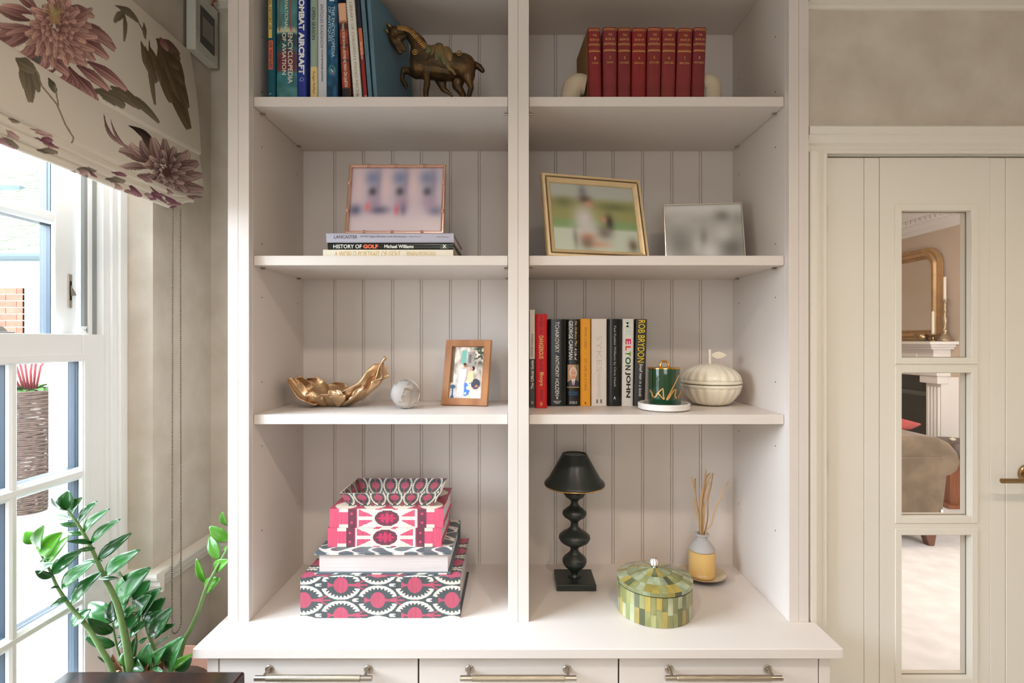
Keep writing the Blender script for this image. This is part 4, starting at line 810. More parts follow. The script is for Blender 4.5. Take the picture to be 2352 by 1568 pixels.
curl('leaf', [G(660, 900, -.058), G(720, 1010, -.062), G(800, 1110, -.05), G(960, 1205, -.02)], .026, .006, side=(1, .1, .2), seed=8)
curl('leaf', [G(1150, 860, -.066), G(1200, 960, -.072), G(1230, 1080, -.06), G(1250, 1205, -.03)], .028, .006, side=(1, .1, 0), seed=9, ripple=.003)
curl('leaf', [G(1690, 820, -.055), G(1640, 940, -.062), G(1540, 1060, -.052), G(1380, 1195, -.02)], .028, .008, side=(.8, .2, .5), seed=12)
curl('leaf', [G(2190, 330, .0), G(2090, 520, .015), G(1900, 720, .03), G(1600, 900, .03), G(1450, 1080, .01)], .042, .022, side=(.35, 1, .45), seed=14, n=20, ripple=.006)
curl('leaf', [G(2140, 380, -.01), G(2150, 560, -.03), G(2080, 760, -.04), G(1850, 960, -.035)], .026, .014, side=(.3, 1, 0), seed=15)
mk('stalk', MB().tube([G(1950, 790, -.02), G(2040, 560, -.02), G(2090, 380, -.012), G(2140, 290), G(2200, 215), G(2225, 190)], [.0012, .002, .003, .0045, .0062, .0066], 12), GB, gw, smooth=True)

# ------------------------------------------------------------ candle, coaster, apple pot
yc = 1.575
co_ = mk('marble_coaster', MB().lathe([(.066, 0), (.0755, .004), (.0765, .019), (.074, .021), (.071, .019), (.069, .010), (.0001, .009)], 64, (X(1524.5, yc), yc, z3)), mat('white_marble', (236, 232, 226), .35, var=(9, .06)), auto=True)
tag(co_, 'round white marble coaster dish under the green candle', 'coaster')
yc2 = 1.585; cxn = X(1526, yc2); rc = 38*yc2/F-.001
cd = thing('scented_candle', 'dark green glass candle with gold script and gold looped lid', 'candle', (cxn, yc2, z3+.010))
zt3 = Z(846, yc2)-.0; zb3 = z3+.0105
mk('glass_jar', MB().lathe([(rc-.004, 0), (rc-.001, .001), (rc, .004), (rc, zt3-zb3), (rc-.0025, zt3-zb3), (rc-.003, .008), (.0001, .007)], 64, (cxn, yc2, zb3)), mat('green_glass', (0, 62, 34), .06, spec=.8, coat=1, var=(12, .35), stretch=(1, 1, .05)), cd, auto=True)
GO = mat('polished_gold', (236, 184, 104), .15, metal=1)
ld = mk('lid', MB().lathe([(rc-.001, 0), (rc+.0005, .0005), (rc+.0005, .003), (rc-.001, .004), (.0001, .005)], 64, (cxn, yc2, zt3)), GO, cd, auto=True)
hp = [(cxn+.0125*math.cos(a)*1.0, yc2-.01, zt3+.004+.0175*min(1, 1.35*math.sin(a))) for a in np.linspace(0, math.pi, 15)]
mk('lid_handle', MB().tube([(p[0], p[1]+.008, p[2]) for p in hp], .0034, 12), GO, cd, smooth=True)
def cyl(cx, cy):
    px, py = 1440+cx/5.6, 780+cy/5.6; x = (px-1526)*yc2/F*.985; x = max(-rc*.97, min(rc*.97, x)); return Vector((cxn+x, yc2-math.sqrt(rc*rc-x*x)-.0008, Z(py, yc2-rc)))
def stroke(pts, wd):
    sm = []; pts = [np.array(p, float) for p in pts]
    for i in range(len(pts)-1):
        p0, p1, p2, p3 = pts[max(i-1, 0)], pts[i], pts[i+1], pts[min(i+2, len(pts)-1)]
        for t in np.linspace(0, 1, 8, endpoint=False): sm.append(.5*(2*p1+(p2-p0)*t+(2*p0-5*p1+4*p2-p3)*t*t+(3*p1-p0-3*p2+p3)*t**3))
    sm.append(pts[-1]); m_ = MB()
    for i, p in enumerate(sm):
        q = sm[min(i+1, len(sm)-1)]-sm[max(i-1, 0)]; q = q/max(np.hypot(*q), 1e-6); nrm = np.array([-q[1], q[0]])*wd/2
        m_.v += [tuple(cyl(*(p+nrm))), tuple(cyl(*(p-nrm)))]
    m_.f = [(2*i, 2*i+1, 2*i+3, 2*i+2) for i in range(len(sm)-1)]; return m_
for nm, pts, wd in (('w', [(274, 655), (290, 690), (300, 735), (322, 745), (350, 690), (400, 632), (408, 650), (410, 710), (418, 765), (395, 745), (352, 690)], 13), ('h', [(616, 458), (560, 560), (500, 670), (452, 768), (480, 745), (520, 680), (555, 645), (572, 655), (560, 700), (562, 742), (585, 752)], 19), ('k', [(700, 610), (660, 655), (602, 752)], 14), ('k', [(692, 665), (650, 692), (660, 730), (690, 772)], 9)):
    mk('gold_script', stroke(pts, wd), mat('gold_script', (214, 160, 96), .35, metal=.5), cd)
ya2 = 1.69; ax_ = X(1633, ya2); ra = 66*ya2/F
IV = mat('ivory_lacquer', (240, 231, 212), .22, coat=.5, var=(14, .22), alt=(222, 202, 162))
ap_ = thing('apple_pot', 'ivory ribbed apple-shaped lidded pot with stem and leaf', 'pot', (ax_, ya2, z3))
zm = Z(880, ya2)-z3
def flt(a, i): return 1-.035*abs(math.cos(10*a))**3
lo = [(.040, 0), (.052, .004)]+[(ra*(.58+.41*math.sin(t*math.pi/2)**.85), zm*.05+zm*.86*t) for t in np.linspace(.08, 1, 12)]
mk('base', MB().lathe(lo, 120, (ax_, ya2, z3), flute=flt), IV, ap_, smooth=True)
mk('base_rim', MB().lathe([(ra*.97, zm-.012), (ra*1.0, zm-.010), (ra*1.012, zm-.006), (ra*1.0, zm-.002), (ra*.95, zm-.001)], 96, (ax_, ya2, z3)), IV, ap_, smooth=True)
zt4 = Z(832, ya2)-z3
ld = mk('lid', MB().lathe([(ra*math.cos(t), zm+.008+(zt4-zm-.010)*math.sin(t)) for t in np.linspace(.06, 1.38, 14)]+[(.008, zt4-.003), (.0001, zt4-.005)], 120, (ax_, ya2, z3), flute=flt), IV, ap_, smooth=True)
mk('lid_rim', MB().lathe([(ra*.96, zm+.001), (ra*1.01, zm+.002), (ra*1.02, zm+.006), (ra*1.0, zm+.011), (ra*.96, zm+.012)], 96, (ax_, ya2, z3)), IV, ld, smooth=True)
sx_ = X(1630.5, ya2); mk('stem', MB().tube([(sx_, ya2, z3+zt4-.008), (sx_, ya2, Z(803, ya2)), (sx_, ya2, Z(802, ya2))], [.0042, .0042, .0038], 12), IV, ld, smooth=False, auto=True)
pts = []; x0, x1 = X(1633, ya2), X(1669.5, ya2); zc4 = Z(815.5, ya2)
for k in range(13): t = k/12; pts.append((x0+(x1-x0)*t, zc4+.0115*math.sin(math.pi*t**.9)))
for k in range(11, 0, -1): t = k/12; pts.append((x0+(x1-x0)*t, zc4-.0115*math.sin(math.pi*t**.9)))
mk('leaf', MB().prism(pts, ya2-.0015, ya2+.0015, 'y'), IV, ld, bevel=.0006)
# ------------------------------------------------------------ patterned boxes on the worktop
z0 = .6452
SZ = vmat('paper_print', .42, coat=.15)
GREY, CR, PK = (72, 78, 80), (216, 208, 190), (172, 78, 98)
def suz(x, y, s=1.0):
    """pomegranate lattice print, x and y in metres"""
    x = np.round(x/s/.0011)*.0011; y = np.round(y/s/.0011)*.0011
    c = np.tile(np.array(GREY, float), (len(x), 1)); PX, PY = .2068, .0842
    for ox, oy in ((0, 0), (PX/2, PY/2)):
        u = np.mod(x-ox+PX/2, PX)-PX/2; v = np.mod(y-oy+PY/2, PY)-PY/2
        r = np.hypot(u/.0545, v/.0400); a = np.arctan2(v/.0400, u/.0545)
        th = np.abs(np.mod(a*26/(2*np.pi), 1)*2-1); ring = (r < 1.02)*(r > .90-.17*(1-th))*(np.abs(a) > .28)*(np.abs(a) < 2.86)
        c = paste(c, ring, CR); c = paste(c, (np.hypot((u+.066)/.006, v/.0045) < 1)+((np.abs(u+.061) < .006)*(np.abs(np.abs(v)-.003) < .0015)), CR)
    for ox, oy in ((0, 0), (PX/2, PY/2)):
        u = np.mod(x-ox+PX/2, PX)-PX/2; v = np.mod(y-oy+PY/2, PY)-PY/2
        c = paste(c, np.hypot(u/.0205, v/.0225) < 1, PK); c = paste(c, (u > .01)*(u < .052)*(np.abs(v) < .0035+.0025*ss(.03, .05, u)), PK); c = paste(c, (u < -.018)*(u > -.038)*(np.abs(v) < .0028+.005*ss(.026, .038, -u)), PK)
        for k in (-1, 1): c = paste(c, (np.abs(v-k*(.003+(u-.045)*.45)) < .0018)*(u > .045)*(u < .066), PK)
        c = paste(c, (np.abs(v) < .002)*(u > .045)*(u < .074), PK)
    return c*(.95+.1*vnoise(x*300, y*40))[:, None]
def ikat(U, V):
    U = np.round(U*150)/150; V = np.round(V*26)/26; x = np.abs(U-.505); y = np.abs(V-.5)
    c = np.tile(np.array([204., 84, 110]), (len(U), 1)); W = (222, 212, 192); PL = (106, 60, 72)
    c = paste(c, ((x > .32)*(x < .42)*(y > .34)), W); c = paste(c, (x < .265), W)
    c = paste(c, (x > .13)*(x < .248)*(y > .09)*(y < .16+(x-.13)*2.7), (200, 86, 112)); c = paste(c, (x > .05)*(x < .10)*(y > .46), (200, 86, 112)); c = paste(c, (x > .27)*(x < .345), PL); c = paste(c, (x > .30)*(x < .32)*((np.abs(y-.24)) < .06), (206, 70, 104))
    c = paste(c, np.hypot(x/.108, y/.42) < 1, PL); c = paste(c, np.hypot(x/.082, y/.07) < 1, (186, 56, 90)); c = paste(c, (np.hypot(x/.02, y/.28) < 1)+(np.hypot((x-.04)/.016, (y-.14)/.07) < 1), (186, 56, 90)); c = paste(c, (x < .012)*(y < .06), (160, 70, 90))
    c = paste(c, (x > .36)*(x < .375)*0, W); return c*(.94+.12*vnoise(U*400, V*2, 3))[:, None]
def leafp(x, y):
    c = np.tile(np.array([84., 94, 98]), (len(x), 1)); x = np.round(x/.0013)*.0013; y = np.round(y/.0013)*.0013
    w1 = np.abs(np.sin(x*52+1.6*np.sin(y*60)))*np.abs(np.cos(y*44+np.sin(x*33)*1.3)); return paste(c, w1 < .24, (214, 206, 192))
def quad(par, nm, o0, du, dv, nu, nv, fn, m=None):
    """printed flat sheet over a board face: origin + u*du + v*dv"""
    o0, du, dv = map(Vector, (o0, du, dv)); lu, lv = du.length, dv.length
    return pgrid(nm, lambda U, V: np.array(o0)[None]+U[:, None]*np.array(du)+V[:, None]*np.array(dv), nu, nv, lambda U, V: fn(U*lu, V*lv), m or SZ, par, smooth=False)
GB_ = mat('grey_board', (76, 82, 84), .5); PGB = mat('page_stack', (222, 210, 206), .8, var=(9, .35), alt=(176, 160, 156), stretch=(.6, .6, 60), bump=(60, .5))
def bookbox(label, x0, x1, ya, yb_, za, zb_, mboard, spine, top, side=0, name='book_box', rec=.006, front_pages=False, ft=None, t=.003):
    o = thing(name, label, 'box' if 'box' in label else 'book', (x0, ya, za)); e = .0003
    mk('base_board', MB().box(x0, x1, ya, yb_, za, za+t), mboard, o, bevel=.0008); mk('lid_board', MB().box(x0, x1, ya, yb_, zb_-t, zb_), mboard, o, bevel=.0008)
    if front_pages:
        mk('page_block', MB().box(x0+.011, x1-.009, ya+.008, yb_-.004, za+t, zb_-t), PGB, o)
        mk('spine', MB().box(x0, x1, yb_-.004, yb_, za, zb_), mboard, o)
        quad(o, 'board_print', (x0, ya-e, zb_-t), (x1-x0, 0, 0), (0, 0, t), 260, 3, lambda u, v: top(u, v)); quad(o, 'board_print', (x0, ya-e, za), (x1-x0, 0, 0), (0, 0, t), 260, 3, lambda u, v: top(u, v+.05))
    else:
        mk('spine', MB().box(x0, x1, ya, ya+.004, za, zb_), mboard, o)
        n_ = int((x1-x0)/.0009); mo = int((zb_-za)/.0009)
        quad(o, 'spine_print', (x0, ya-e, za), (x1-x0, 0, 0), (0, 0, zb_-za), n_, mo, spine)
        mk('page_block', MB().box(x0+.006, x1-rec, ya+.005, yb_-.006, za+t, zb_-t), PGB if not side else mat('box_wall', (196, 184, 176), .7), o)
        quad(o, 'board_print', (x1+e, ya, zb_-t), (0, yb_-ya, 0), (0, 0, t), 200, 3, lambda u, v: top(u, v)); quad(o, 'board_print', (x1+e, ya, za), (0, yb_-ya, 0), (0, 0, t), 200, 3, lambda u, v: top(u, v))
    quad(o, 'lid_print', (x0, ya, zb_+e), (x1-x0, 0, 0), (0, yb_-ya, 0), int((x1-x0)/.0013), int((yb_-ya)/.0013), top)
    return o
W1 = .4465; za1 = z0; zb_1 = .7594
bookbox('large grey, cream and pink pomegranate-print box at the bottom of the stack', -.5974, -.1509, 1.46, 1.745, za1, zb_1, GB_, lambda u, v: suz(u-.2165, v-.0565+.0065), lambda u, v: suz(u-.2165+.1, v+.03), side=1, rec=.008)
bookbox('thick grey and cream print album with its page edges facing forward', -.564, -.1795, 1.475, 1.745, zb_1+.0007, .820, mat('slate_board', (86, 96, 100), .5), None, lambda u, v: leafp(u, v), name='album', front_pages=True, t=.0045)
bookbox('pink ikat-print book with dark oval medallion, lower of the pair', -.542, -.2114, 1.519, 1.735, .8207, .8757, mat('pink_board', (206, 84, 112), .5), lambda u, v: ikat(u/.3306, v/.055), lambda u, v: paste(np.tile(np.array([170., 72, 90]), (len(u), 1)), vnoise(u*40, v*40) > .6, (224, 210, 190)), name='album')
bookbox('pink ikat-print book with dark oval medallion, upper of the pair under the tray', -.5367, -.206, 1.519, 1.735, .8764, .9314, MATS['pink_board'], lambda u, v: ikat(u/.3306, v/.055), lambda u, v: paste(np.tile(np.array([170., 72, 90]), (len(u), 1)), (np.abs(np.mod(u*12, 1)-.5) < .2+.2*np.sin(v*50)), (224, 210, 190)), name='album')
# flared tray on top
tr = thing('patterned_tray', 'small flared open tray in pomegranate print on top of the stack', 'tray', (-.36, 1.6, .932))
b_ = [(-.4886, 1.543), (-.238, 1.543), (-.238, 1.668), (-.4886, 1.668)]; t_ = [(-.509, 1.5235), (-.2145, 1.5235), (-.2145, 1.693), (-.509, 1.693)]
zb3_, zt3_ = .9325, .975
mk('tray_floor', MB().box(-.4886, -.238, 1.543, 1.668, zb3_-.0005, zb3_+.002), GB_, tr)
def vert(u, v, s=.46): return suz(v-.0, u-.0, s)
for k in range(4):
    a0, a1 = Vector((*b_[k], zb3_)), Vector((*b_[(k+1) % 4], zb3_)); c0, c1 = Vector((*t_[k], zt3_)), Vector((*t_[(k+1) % 4], zt3_))
    wl = (c1-c0).length; n_ = int(wl/.0009)
    inn = (Vector((-.363, 1.606, zb3_+.02))-(a0+a1+c0+c1)/4).normalized()*.0025
    def psn(U, V, a0=a0, a1=a1, c0=c0, c1=c1, of=Vector((0, 0, 0))):
        A, B_, C, D_ = (np.array(p+of) for p in (a0, a1, c0, c1)); return (A[None]*(1-U[:, None])+B_[None]*U[:, None])*(1-V[:, None])+(C[None]*(1-U[:, None])+D_[None]*U[:, None])*V[:, None]
    def pt(U, V, wl=wl, flip=False): return suz((V*.052 if not flip else V*-.052)+.028, (U-.5)*wl+.0125, .6)
    mk('tray_side', MB().add([a0, a1, c1, c0, a0+inn, a1+inn, c1+inn, c0+inn], [(0, 1, 2, 3), (7, 6, 5, 4), (3, 2, 6, 7), (0, 4, 5, 1), (0, 3, 7, 4), (1, 5, 6, 2)]), mat('cream_edge', (206, 196, 176), .5), tr)
    pgrid('side_print', lambda U, V: psn(U, V, of=-inn*.15), n_, 52, lambda U, V: pt(U, V), SZ, tr, smooth=False)
    pgrid('side_print', lambda U, V: psn(U, V, of=inn*1.15), n_, 52, lambda U, V: pt(U, V, flip=True), SZ, tr, smooth=False)

# ------------------------------------------------------------ turned lamp
yl_ = 1.67; lx_ = X(1319.5, yl_)
lp = thing('table_lamp', 'small dark green-black lamp with turned bobbin stem and cone shade', 'lamp', (lx_, yl_, z0))
LG = mat('dark_green_lacquer', (38, 44, 40), .32, spec=.5)
mk('base', MB().box(lx_-.0615, lx_+.0615, yl_-.056, yl_+.056, z0, z0+.021), LG, lp, bevel=.0025)
def lz_(cy): return Z(1000+cy*.2933, yl_)-z0
def lr(w_): return w_/2*.2933*yl_/F
pr = [(lr(100), .021), (lr(64), .027)]+[(lr(w_), lz_(cy)) for cy, w_ in ((1080, 52), (1062, 62), (1045, 92), (1030, 130), (1010, 168), (985, 190), (965, 188), (945, 160), (920, 100), (900, 66), (880, 62), (865, 84), (845, 160), (825, 220), (800, 247), (780, 240), (755, 180), (735, 112), (712, 66), (690, 58), (672, 62), (650, 110), (632, 168), (612, 190), (592, 184), (570, 130), (548, 76), (530, 58), (512, 58), (495, 88), (478, 140), (458, 166), (440, 164), (425, 140), (410, 60))]
mk('turned_stem', MB().lathe(pr, 48, (lx_, yl_, z0)), LG, lp, smooth=True)
rb, rt = 69*yl_/F, 28.5*yl_/F; zsb, zst = Z(1112, yl_)-z0, Z(1041, yl_)-z0
mk('lamp_shade', MB().lathe([(rb-.002, zsb-.0005), (rb, zsb), (rb+.0006, zsb+.004), (rb-.003, zsb+.010), (rb*.86, zsb+(zst-zsb)*.2), (rt*1.06, zst-.006), (rt, zst-.001), (rt*.93, zst), (rt*.9, zst-.003), (.0001, zst-.004)], 64, (lx_, yl_, z0), cap=False), LG, lp, auto=True)
mk('shade_rim', MB().lathe([(rb-.006, zsb-.002), (rb-.001, zsb-.003), (rb+.0005, zsb), (rb-.001, zsb+.002)], 64, (lx_, yl_, z0), cap=False), GO, lp, smooth=True)
mk('shade_lining', MB().lathe([(rb-.002, zsb-.001), (rb*.84, zsb+(zst-zsb)*.2), (rt*1.0, zst-.008)], 48, (lx_, yl_, z0), cap=False), mat('gold_lining', (176, 140, 84), .5, metal=.4), lp, smooth=True)

# ------------------------------------------------------------ oval tiled box
yo_ = 1.512; ox_ = X(1503, yo_); ro = .1065
vb = thing('shell_box', 'round lidded box covered with green and gold shell tiles', 'box', (ox_, yo_, z0))
SH = mat('olive_shell', (150, 148, 98), .16, coat=.6, var=(34, .8), alt=(104, 110, 64), rand=.28, stretch=(1, 1, .35))
SH2 = mat('silver_green_shell', (172, 176, 144), .14, coat=.6, var=(34, .8), alt=(116, 126, 92), rand=.25, stretch=(1, 1, .35))
SH3 = mat('golden_shell', (178, 154, 76), .14, coat=.6, var=(34, .8), alt=(128, 122, 68), rand=.25, stretch=(1, 1, .35))
SHD = mat('dark_shell', (92, 96, 64), .14, coat=.6, var=(26, .7), alt=(66, 70, 50), rand=.3, stretch=(1, 1, .35))
zr_ = .0935; zr0 = .081
mk('box_body', MB().lathe([(ro-.004, 0), (ro-.0012, .002), (ro-.0012, zr0), (ro-.004, zr0+.001), (.0001, zr0)], 88, (ox_, yo_, z0)), mat('dark_olive_base', (74, 72, 48), .5), vb, auto=True)
mk('lid', MB().lathe([(ro-.003, zr0+.0015), (ro-.0012, zr0+.002), (ro-.0012, zr_-.0012)]+[(ro*q, zr_+.0258-.027*q**1.35) for q in (.9, .75, .6, .45, .3, .15)]+[(.0001, zr_+.0258)], 88, (ox_, yo_, z0)), MATS['dark_olive_base'], vb, auto=True)
nt_ = 44; rs = random.Random(11); tiles = {}
def tile_mesh(key, pts8, m):
    if key not in tiles:
        me = bpy.data.meshes.new('tile'); me.from_pydata(pts8, [], [(0, 1, 2, 3), (4, 7, 6, 5), (0, 4, 5, 1), (1, 5, 6, 2), (2, 6, 7, 3), (3, 7, 4, 0)]); me.materials.append(m); tiles[key] = me
    return tiles[key]
def put_tile(key, pts8, m, ang):
    o = bpy.data.objects.new('tile', tile_mesh(key, pts8, m)); COL.objects.link(o); o.parent = vb; o.rotation_euler = (0, 0, ang)
def side_tile(a, za, zb_, m, key):
    h = math.pi/nt_*.97; p = []
    for r in (ro-.0012, ro): p += [(r*math.cos(-h), r*math.sin(-h), za), (r*math.cos(h), r*math.sin(h), za), (r*math.cos(h), r*math.sin(h), zb_), (r*math.cos(-h), r*math.sin(-h), zb_)]
    put_tile(key, p, m, a)
def lid_tile(a, r0, r1, n, m, key):
    h = math.pi/n*.985; p = []
    def zz(r): return zr_+.027-(.027)*(r/ro)**1.35
    for dz in (-.001, .0006): p += [(r0*math.cos(-h), r0*math.sin(-h), zz(r0)+dz), (r1*math.cos(-h), r1*math.sin(-h), zz(r1)+dz), (r1*math.cos(h), r1*math.sin(h), zz(r1)+dz), (r0*math.cos(h), r0*math.sin(h), zz(r0)+dz)]
    put_tile(key, p, m, a)
def pick(): return rs.choices((0, 1, 2, 3), (.42, .34, .15, .09))[0]
MM = (SH, SH2, SH3, SHD)
for k in range(nt_):
    a = 2*math.pi*k/nt_
    zm_ = .040+rs.choice((-.006, 0, .005, .009))
    q = pick(); side_tile(a, .0005, zm_-.0004, MM[q], ('lo', round(zm_, 3), q)); q = pick(); side_tile(a, zm_, zr0-.0002, MM[q], ('up', round(zm_, 3), q))
for k in range(30):
    a = 2*math.pi*(k+.3)/30; h = math.pi/30*.98; q = pick()
    p = []
    for r in (ro-.0012, ro+.0002): p += [(r*math.cos(-h), r*math.sin(-h), zr0+.0022), (r*math.cos(h), r*math.sin(h), zr0+.0022), (r*math.cos(h), r*math.sin(h), zr_+.0005), (r*math.cos(-h), r*math.sin(-h), zr_+.0005)]
    put_tile(('rim', q), p, MM[q], a)
for n_, r0, r1 in ((30, .078, ro), (24, .048, .0775), (16, .009, .0475)):
    for k in range(n_): q = pick(); lid_tile(2*math.pi*(k+.4)/n_, r0, r1, n_, MM[q], ('lid', n_, q))
kb = MB(); kb.ball((ox_, yo_, z0+zr_+.040), .0122, 48, (1, 1, 1.0))
BN = mat('white_bone', (240, 234, 226), .3); kn = mk('knob', kb, BN, vb, smooth=True)
st_ = MB()
for k in range(9):
    a = 2*math.pi*k/9; st_.tube([(ox_+.0123*math.cos(t)*math.cos(a), yo_+.0123*math.cos(t)*math.sin(a), z0+zr_+.040+.0123*math.sin(t)) for t in np.linspace(-1.4, 1.4, 12)], .0006, 5)
mk('inlay_stripe', st_, mat('dark_inlay', (70, 44, 30), .4), kn, smooth=True)
mk('knob_neck', MB().lathe([(.006, zr_+.024), (.0035, zr_+.030), (.003, zr_+.032)], 16, (ox_, yo_, z0)), BN, kn, smooth=True)

# ------------------------------------------------------------ reed diffuser on saucer
yd = 1.712; dx_ = X(1612, yd)
sc_ = mk('saucer', MB().lathe([(.034, 0), (.04, .003), (.062, .009), (.0745, .016), (.0752, .0175), (.073, .0168), (.058, .0105), (.04, .007), (.0001, .0065)], 64, (X(1613, yd), yd, z0)), mat('horn_saucer', (206, 190, 160), .2, coat=.5, var=(16, .5), alt=(150, 124, 92)), auto=True)
tag(sc_, 'shallow horn-toned saucer with a dark rim under the diffuser', 'saucer')
rm = mk('dark_rim', MB().lathe([(.0735, .0165), (.0752, .0172), (.0756, .0164), (.063, .0078), (.041, .0018), (.035, -.0001)], 64, (X(1613, yd), yd, z0), cap=False), mat('dark_brown_lacquer', (56, 34, 26), .35), sc_, smooth=True)
df = thing('reed_diffuser', 'frosted glass diffuser bottle of amber oil with curly reeds', 'diffuser', (dx_, yd, z0+.008)); rb_ = 29*(yd-.04)/F+.0012
zB = z0+.0072; 
def dz(py): return Z(py, yd)-zB
FG_ = mat('frosted_glass', (240, 236, 232), .45, trans=.75, ior=1.25); AO = mat('amber_oil', (232, 180, 82), .45, spec=.3, sss=.3)
zq = Z(1272, yd-rb_)-zB
mk('amber_oil', MB().lathe([(rb_-.004, 0), (rb_, .003), (rb_, zq), (rb_-.002, zq+.0006), (.0001, zq+.0006)], 48, (dx_, yd, zB)), mat('amber_bottle', (226, 188, 118), .32, spec=.5, coat=.2, var=(14, .2), alt=(222, 168, 80), stretch=(.6, .6, .6), sss=.3), df, auto=True)
mk('glass_shoulder', MB().lathe([(rb_, zq+.0008), (rb_, dz(1262)), (rb_*.96, dz(1256)), (rb_*.62, dz(1243)), (rb_*.44, dz(1238)), (rb_*.42, dz(1229)), (rb_*.56, dz(1227.5)), (rb_*.58, dz(1225.5)), (rb_*.53, dz(1224)), (rb_*.36, dz(1224)), (rb_*.35, dz(1240))], 48, (dx_, yd, zB), cap=False), mat('frosted_white_glass', (220, 214, 210), .35, trans=.35, ior=1.2, sss=.2), df, auto=True)
text(df, 'bamford', INKW, (X(1617, yd-rb_), yd-rb_, Z(1323, yd-rb_)), RX, UZ, 27*(yd-rb_)/F, 5*(yd-rb_)/F, 0, off=.0012, curve=.5/rb_*1.02)
RD = mat('curly_reed', (206, 168, 118), .7, var=(30, .4), alt=(166, 124, 78), stretch=(1, 1, .3), rand=.15)
def reed(pts, yy, rad=.0020):
    P_ = [(X(1200+cx*.2933, yd+yy*min(1, (i+.3)/2)), yd+yy*min(1, (i+.3)/2), Z(1000+cy*.2933, yd)) for i, (cx, cy) in enumerate(pts)]; sm = []
    for i in range(len(P_)-1):
        p0, p1, p2, p3 = (np.array(P_[max(0, min(len(P_)-1, j))]) for j in (i-1, i, i+1, i+2))
        for t in np.linspace(0, 1, 5, endpoint=False): sm.append(.5*(2*p1+(p2-p0)*t+(2*p0-5*p1+4*p2-p3)*t*t+(3*p1-p0-3*p2+p3)*t**3))
    sm.append(np.array(P_[-1])); mk('reed', MB().tube(sm, rad, 8), RD, df, smooth=True)
for pts, yy in (([(1400, 850), (1385, 690), (1350, 560), (1355, 470), (1326, 328)], .01), ([(1405, 850), (1400, 700), (1372, 580), (1352, 440), (1354, 350)], .02), ([(1405, 850), (1395, 650), (1400, 520), (1420, 380), (1438, 265)], -.01), ([(1410, 850), (1405, 620), (1425, 470), (1440, 330), (1452, 308)], .0), ([(1412, 850), (1408, 640), (1418, 470), (1440, 350), (1470, 308)], .025), ([(1410, 850), (1420, 600), (1440, 480), (1462, 400), (1470, 350)], -.02), ([(1410, 850), (1450, 660), (1452, 520), (1475, 420), (1492, 305)], .02), ([(1415, 850), (1412, 740), (1385, 610), (1398, 500), (1418, 400), (1436, 310)], .015), ([(1418, 850), (1440, 740), (1480, 680), (1500, 590), (1540, 500), (1570, 420), (1614, 348)], -.015), ([(1412, 850), (1415, 760), (1425, 600), (1418, 500), (1440, 400), (1478, 306)], -.005)): reed(pts, yy)

# ------------------------------------------------------------ bronze horse
yh = 1.60; kh = yh/F/8.474
def Hc(cx, cy, dy=0): return Vector((X(860+cx/8.474, yh), yh+dy*kh, Z(40+cy/8.474, yh)))
gz = (H-(zb1)); cyb = ((CY+(H-zb1)*F/yh)-40)*8.474        # crop row of the shelf surface
hr = thing('bronze_horse', 'patinated bronze statue of a prancing horse with bowed head', 'statue', (Hc(1400, 900).x, yh, zb1))
caps = [  # a, b, radius a, radius b, lateral scale
 ((350, 250, 0), (360, 400, 0), 72, 80, .8), ((360, 400, 0), (430, 560, 0), 82, 58, .75), ((430, 560, 0), (500, 680, 0), 58, 46, .75), ((470, 430, 0), (540, 380, 0), 90, 70, .75), ((520, 520, 0), (592, 635, 0), 50, 36, .8),
 ((400, 250, 0), (600, 270, 0), 78, 88, .8), ((600, 270, 0), (740, 370, 0), 88, 112, .8), ((740, 370, 0), (860, 520, 0), 112, 140, .85), ((860, 520, 0), (900, 700, 0), 140, 185, .9),
 ((900, 740, 0), (900, 960, 0), 195, 205, .95), ((900, 960, 0), (1020, 1010, 0), 190, 180, 1), ((960, 760, 0), (1200, 850, 0), 190, 205, .9), ((1200, 860, 0), (1480, 930, 0), 215, 210, .95), ((1480, 930, 0), (1740, 960, 0), 200, 222, .95), ((1100, 1000, 0), (1450, 1060, 0), 190, 160, 1),
 ((1760, 980, -60), (1830, 1150, -85), 200, 130, .7), ((1830, 1150, -85), (1850, 1280, -90), 130, 75, .8), ((1850, 1280, -90), (1890, 1410, -90), 72, 52, .9), ((1890, 1410, -90), (1850, 1560, -90), 52, 44, 1), ((1850, 1560, -90), (1830, 1800, -90), 42, 44, 1), ((1830, 1800, -90), (1800, cyb-30, -90), 46, 66, 1),
 ((1640, 1080, 90), (1600, 1280, 100), 150, 95, .7), ((1600, 1280, 100), (1720, 1460, 100), 90, 60, .8), ((1720, 1460, 100), (1690, 1620, 100), 58, 46, 1), ((1690, 1620, 100), (1650, cyb-30, 100), 46, 66, 1),
 ((1020, 1000, -100), (1040, 1180, -105), 120, 78, .75), ((1040, 1180, -105), (1045, 1330, -105), 70, 60, .9), ((1045, 1330, -105), (1020, 1480, -105), 62, 54, 1), ((1020, 1480, -105), (1020, 1800, -105), 52, 46, 1), ((1020, 1800, -105), (1000, cyb-30, -105), 48, 66, 1),
 ((820, 1020, 80), (700, 1000, 95), 130, 85, .7), ((700, 1000, 95), (560, 985, 95), 78, 52, .9), ((545, 960, 95), (525, 1080, 95), 46, 44, 1), ((525, 1080, 95), (530, 1180, 95), 42, 48, 1), ((530, 1180, 95), (585, 1265, 95), 46, 50, 1), ((585, 1265, 95), (600, 1350, 95), 44, 18, 1),
 ((1250, 1100, 90), (1330, 1340, 100), 120, 60, .6), ((1330, 1340, 100), (1510, 1485, 100), 56, 20, .8),
 ((1880, 900, 0), (1960, 915, 0), 60, 55, 1), ((1960, 915, 0), (2040, 965, 0), 54, 58, 1), ((2040, 965, 0), (2105, 1035, 0), 58, 44, 1)]
m_ = MB()
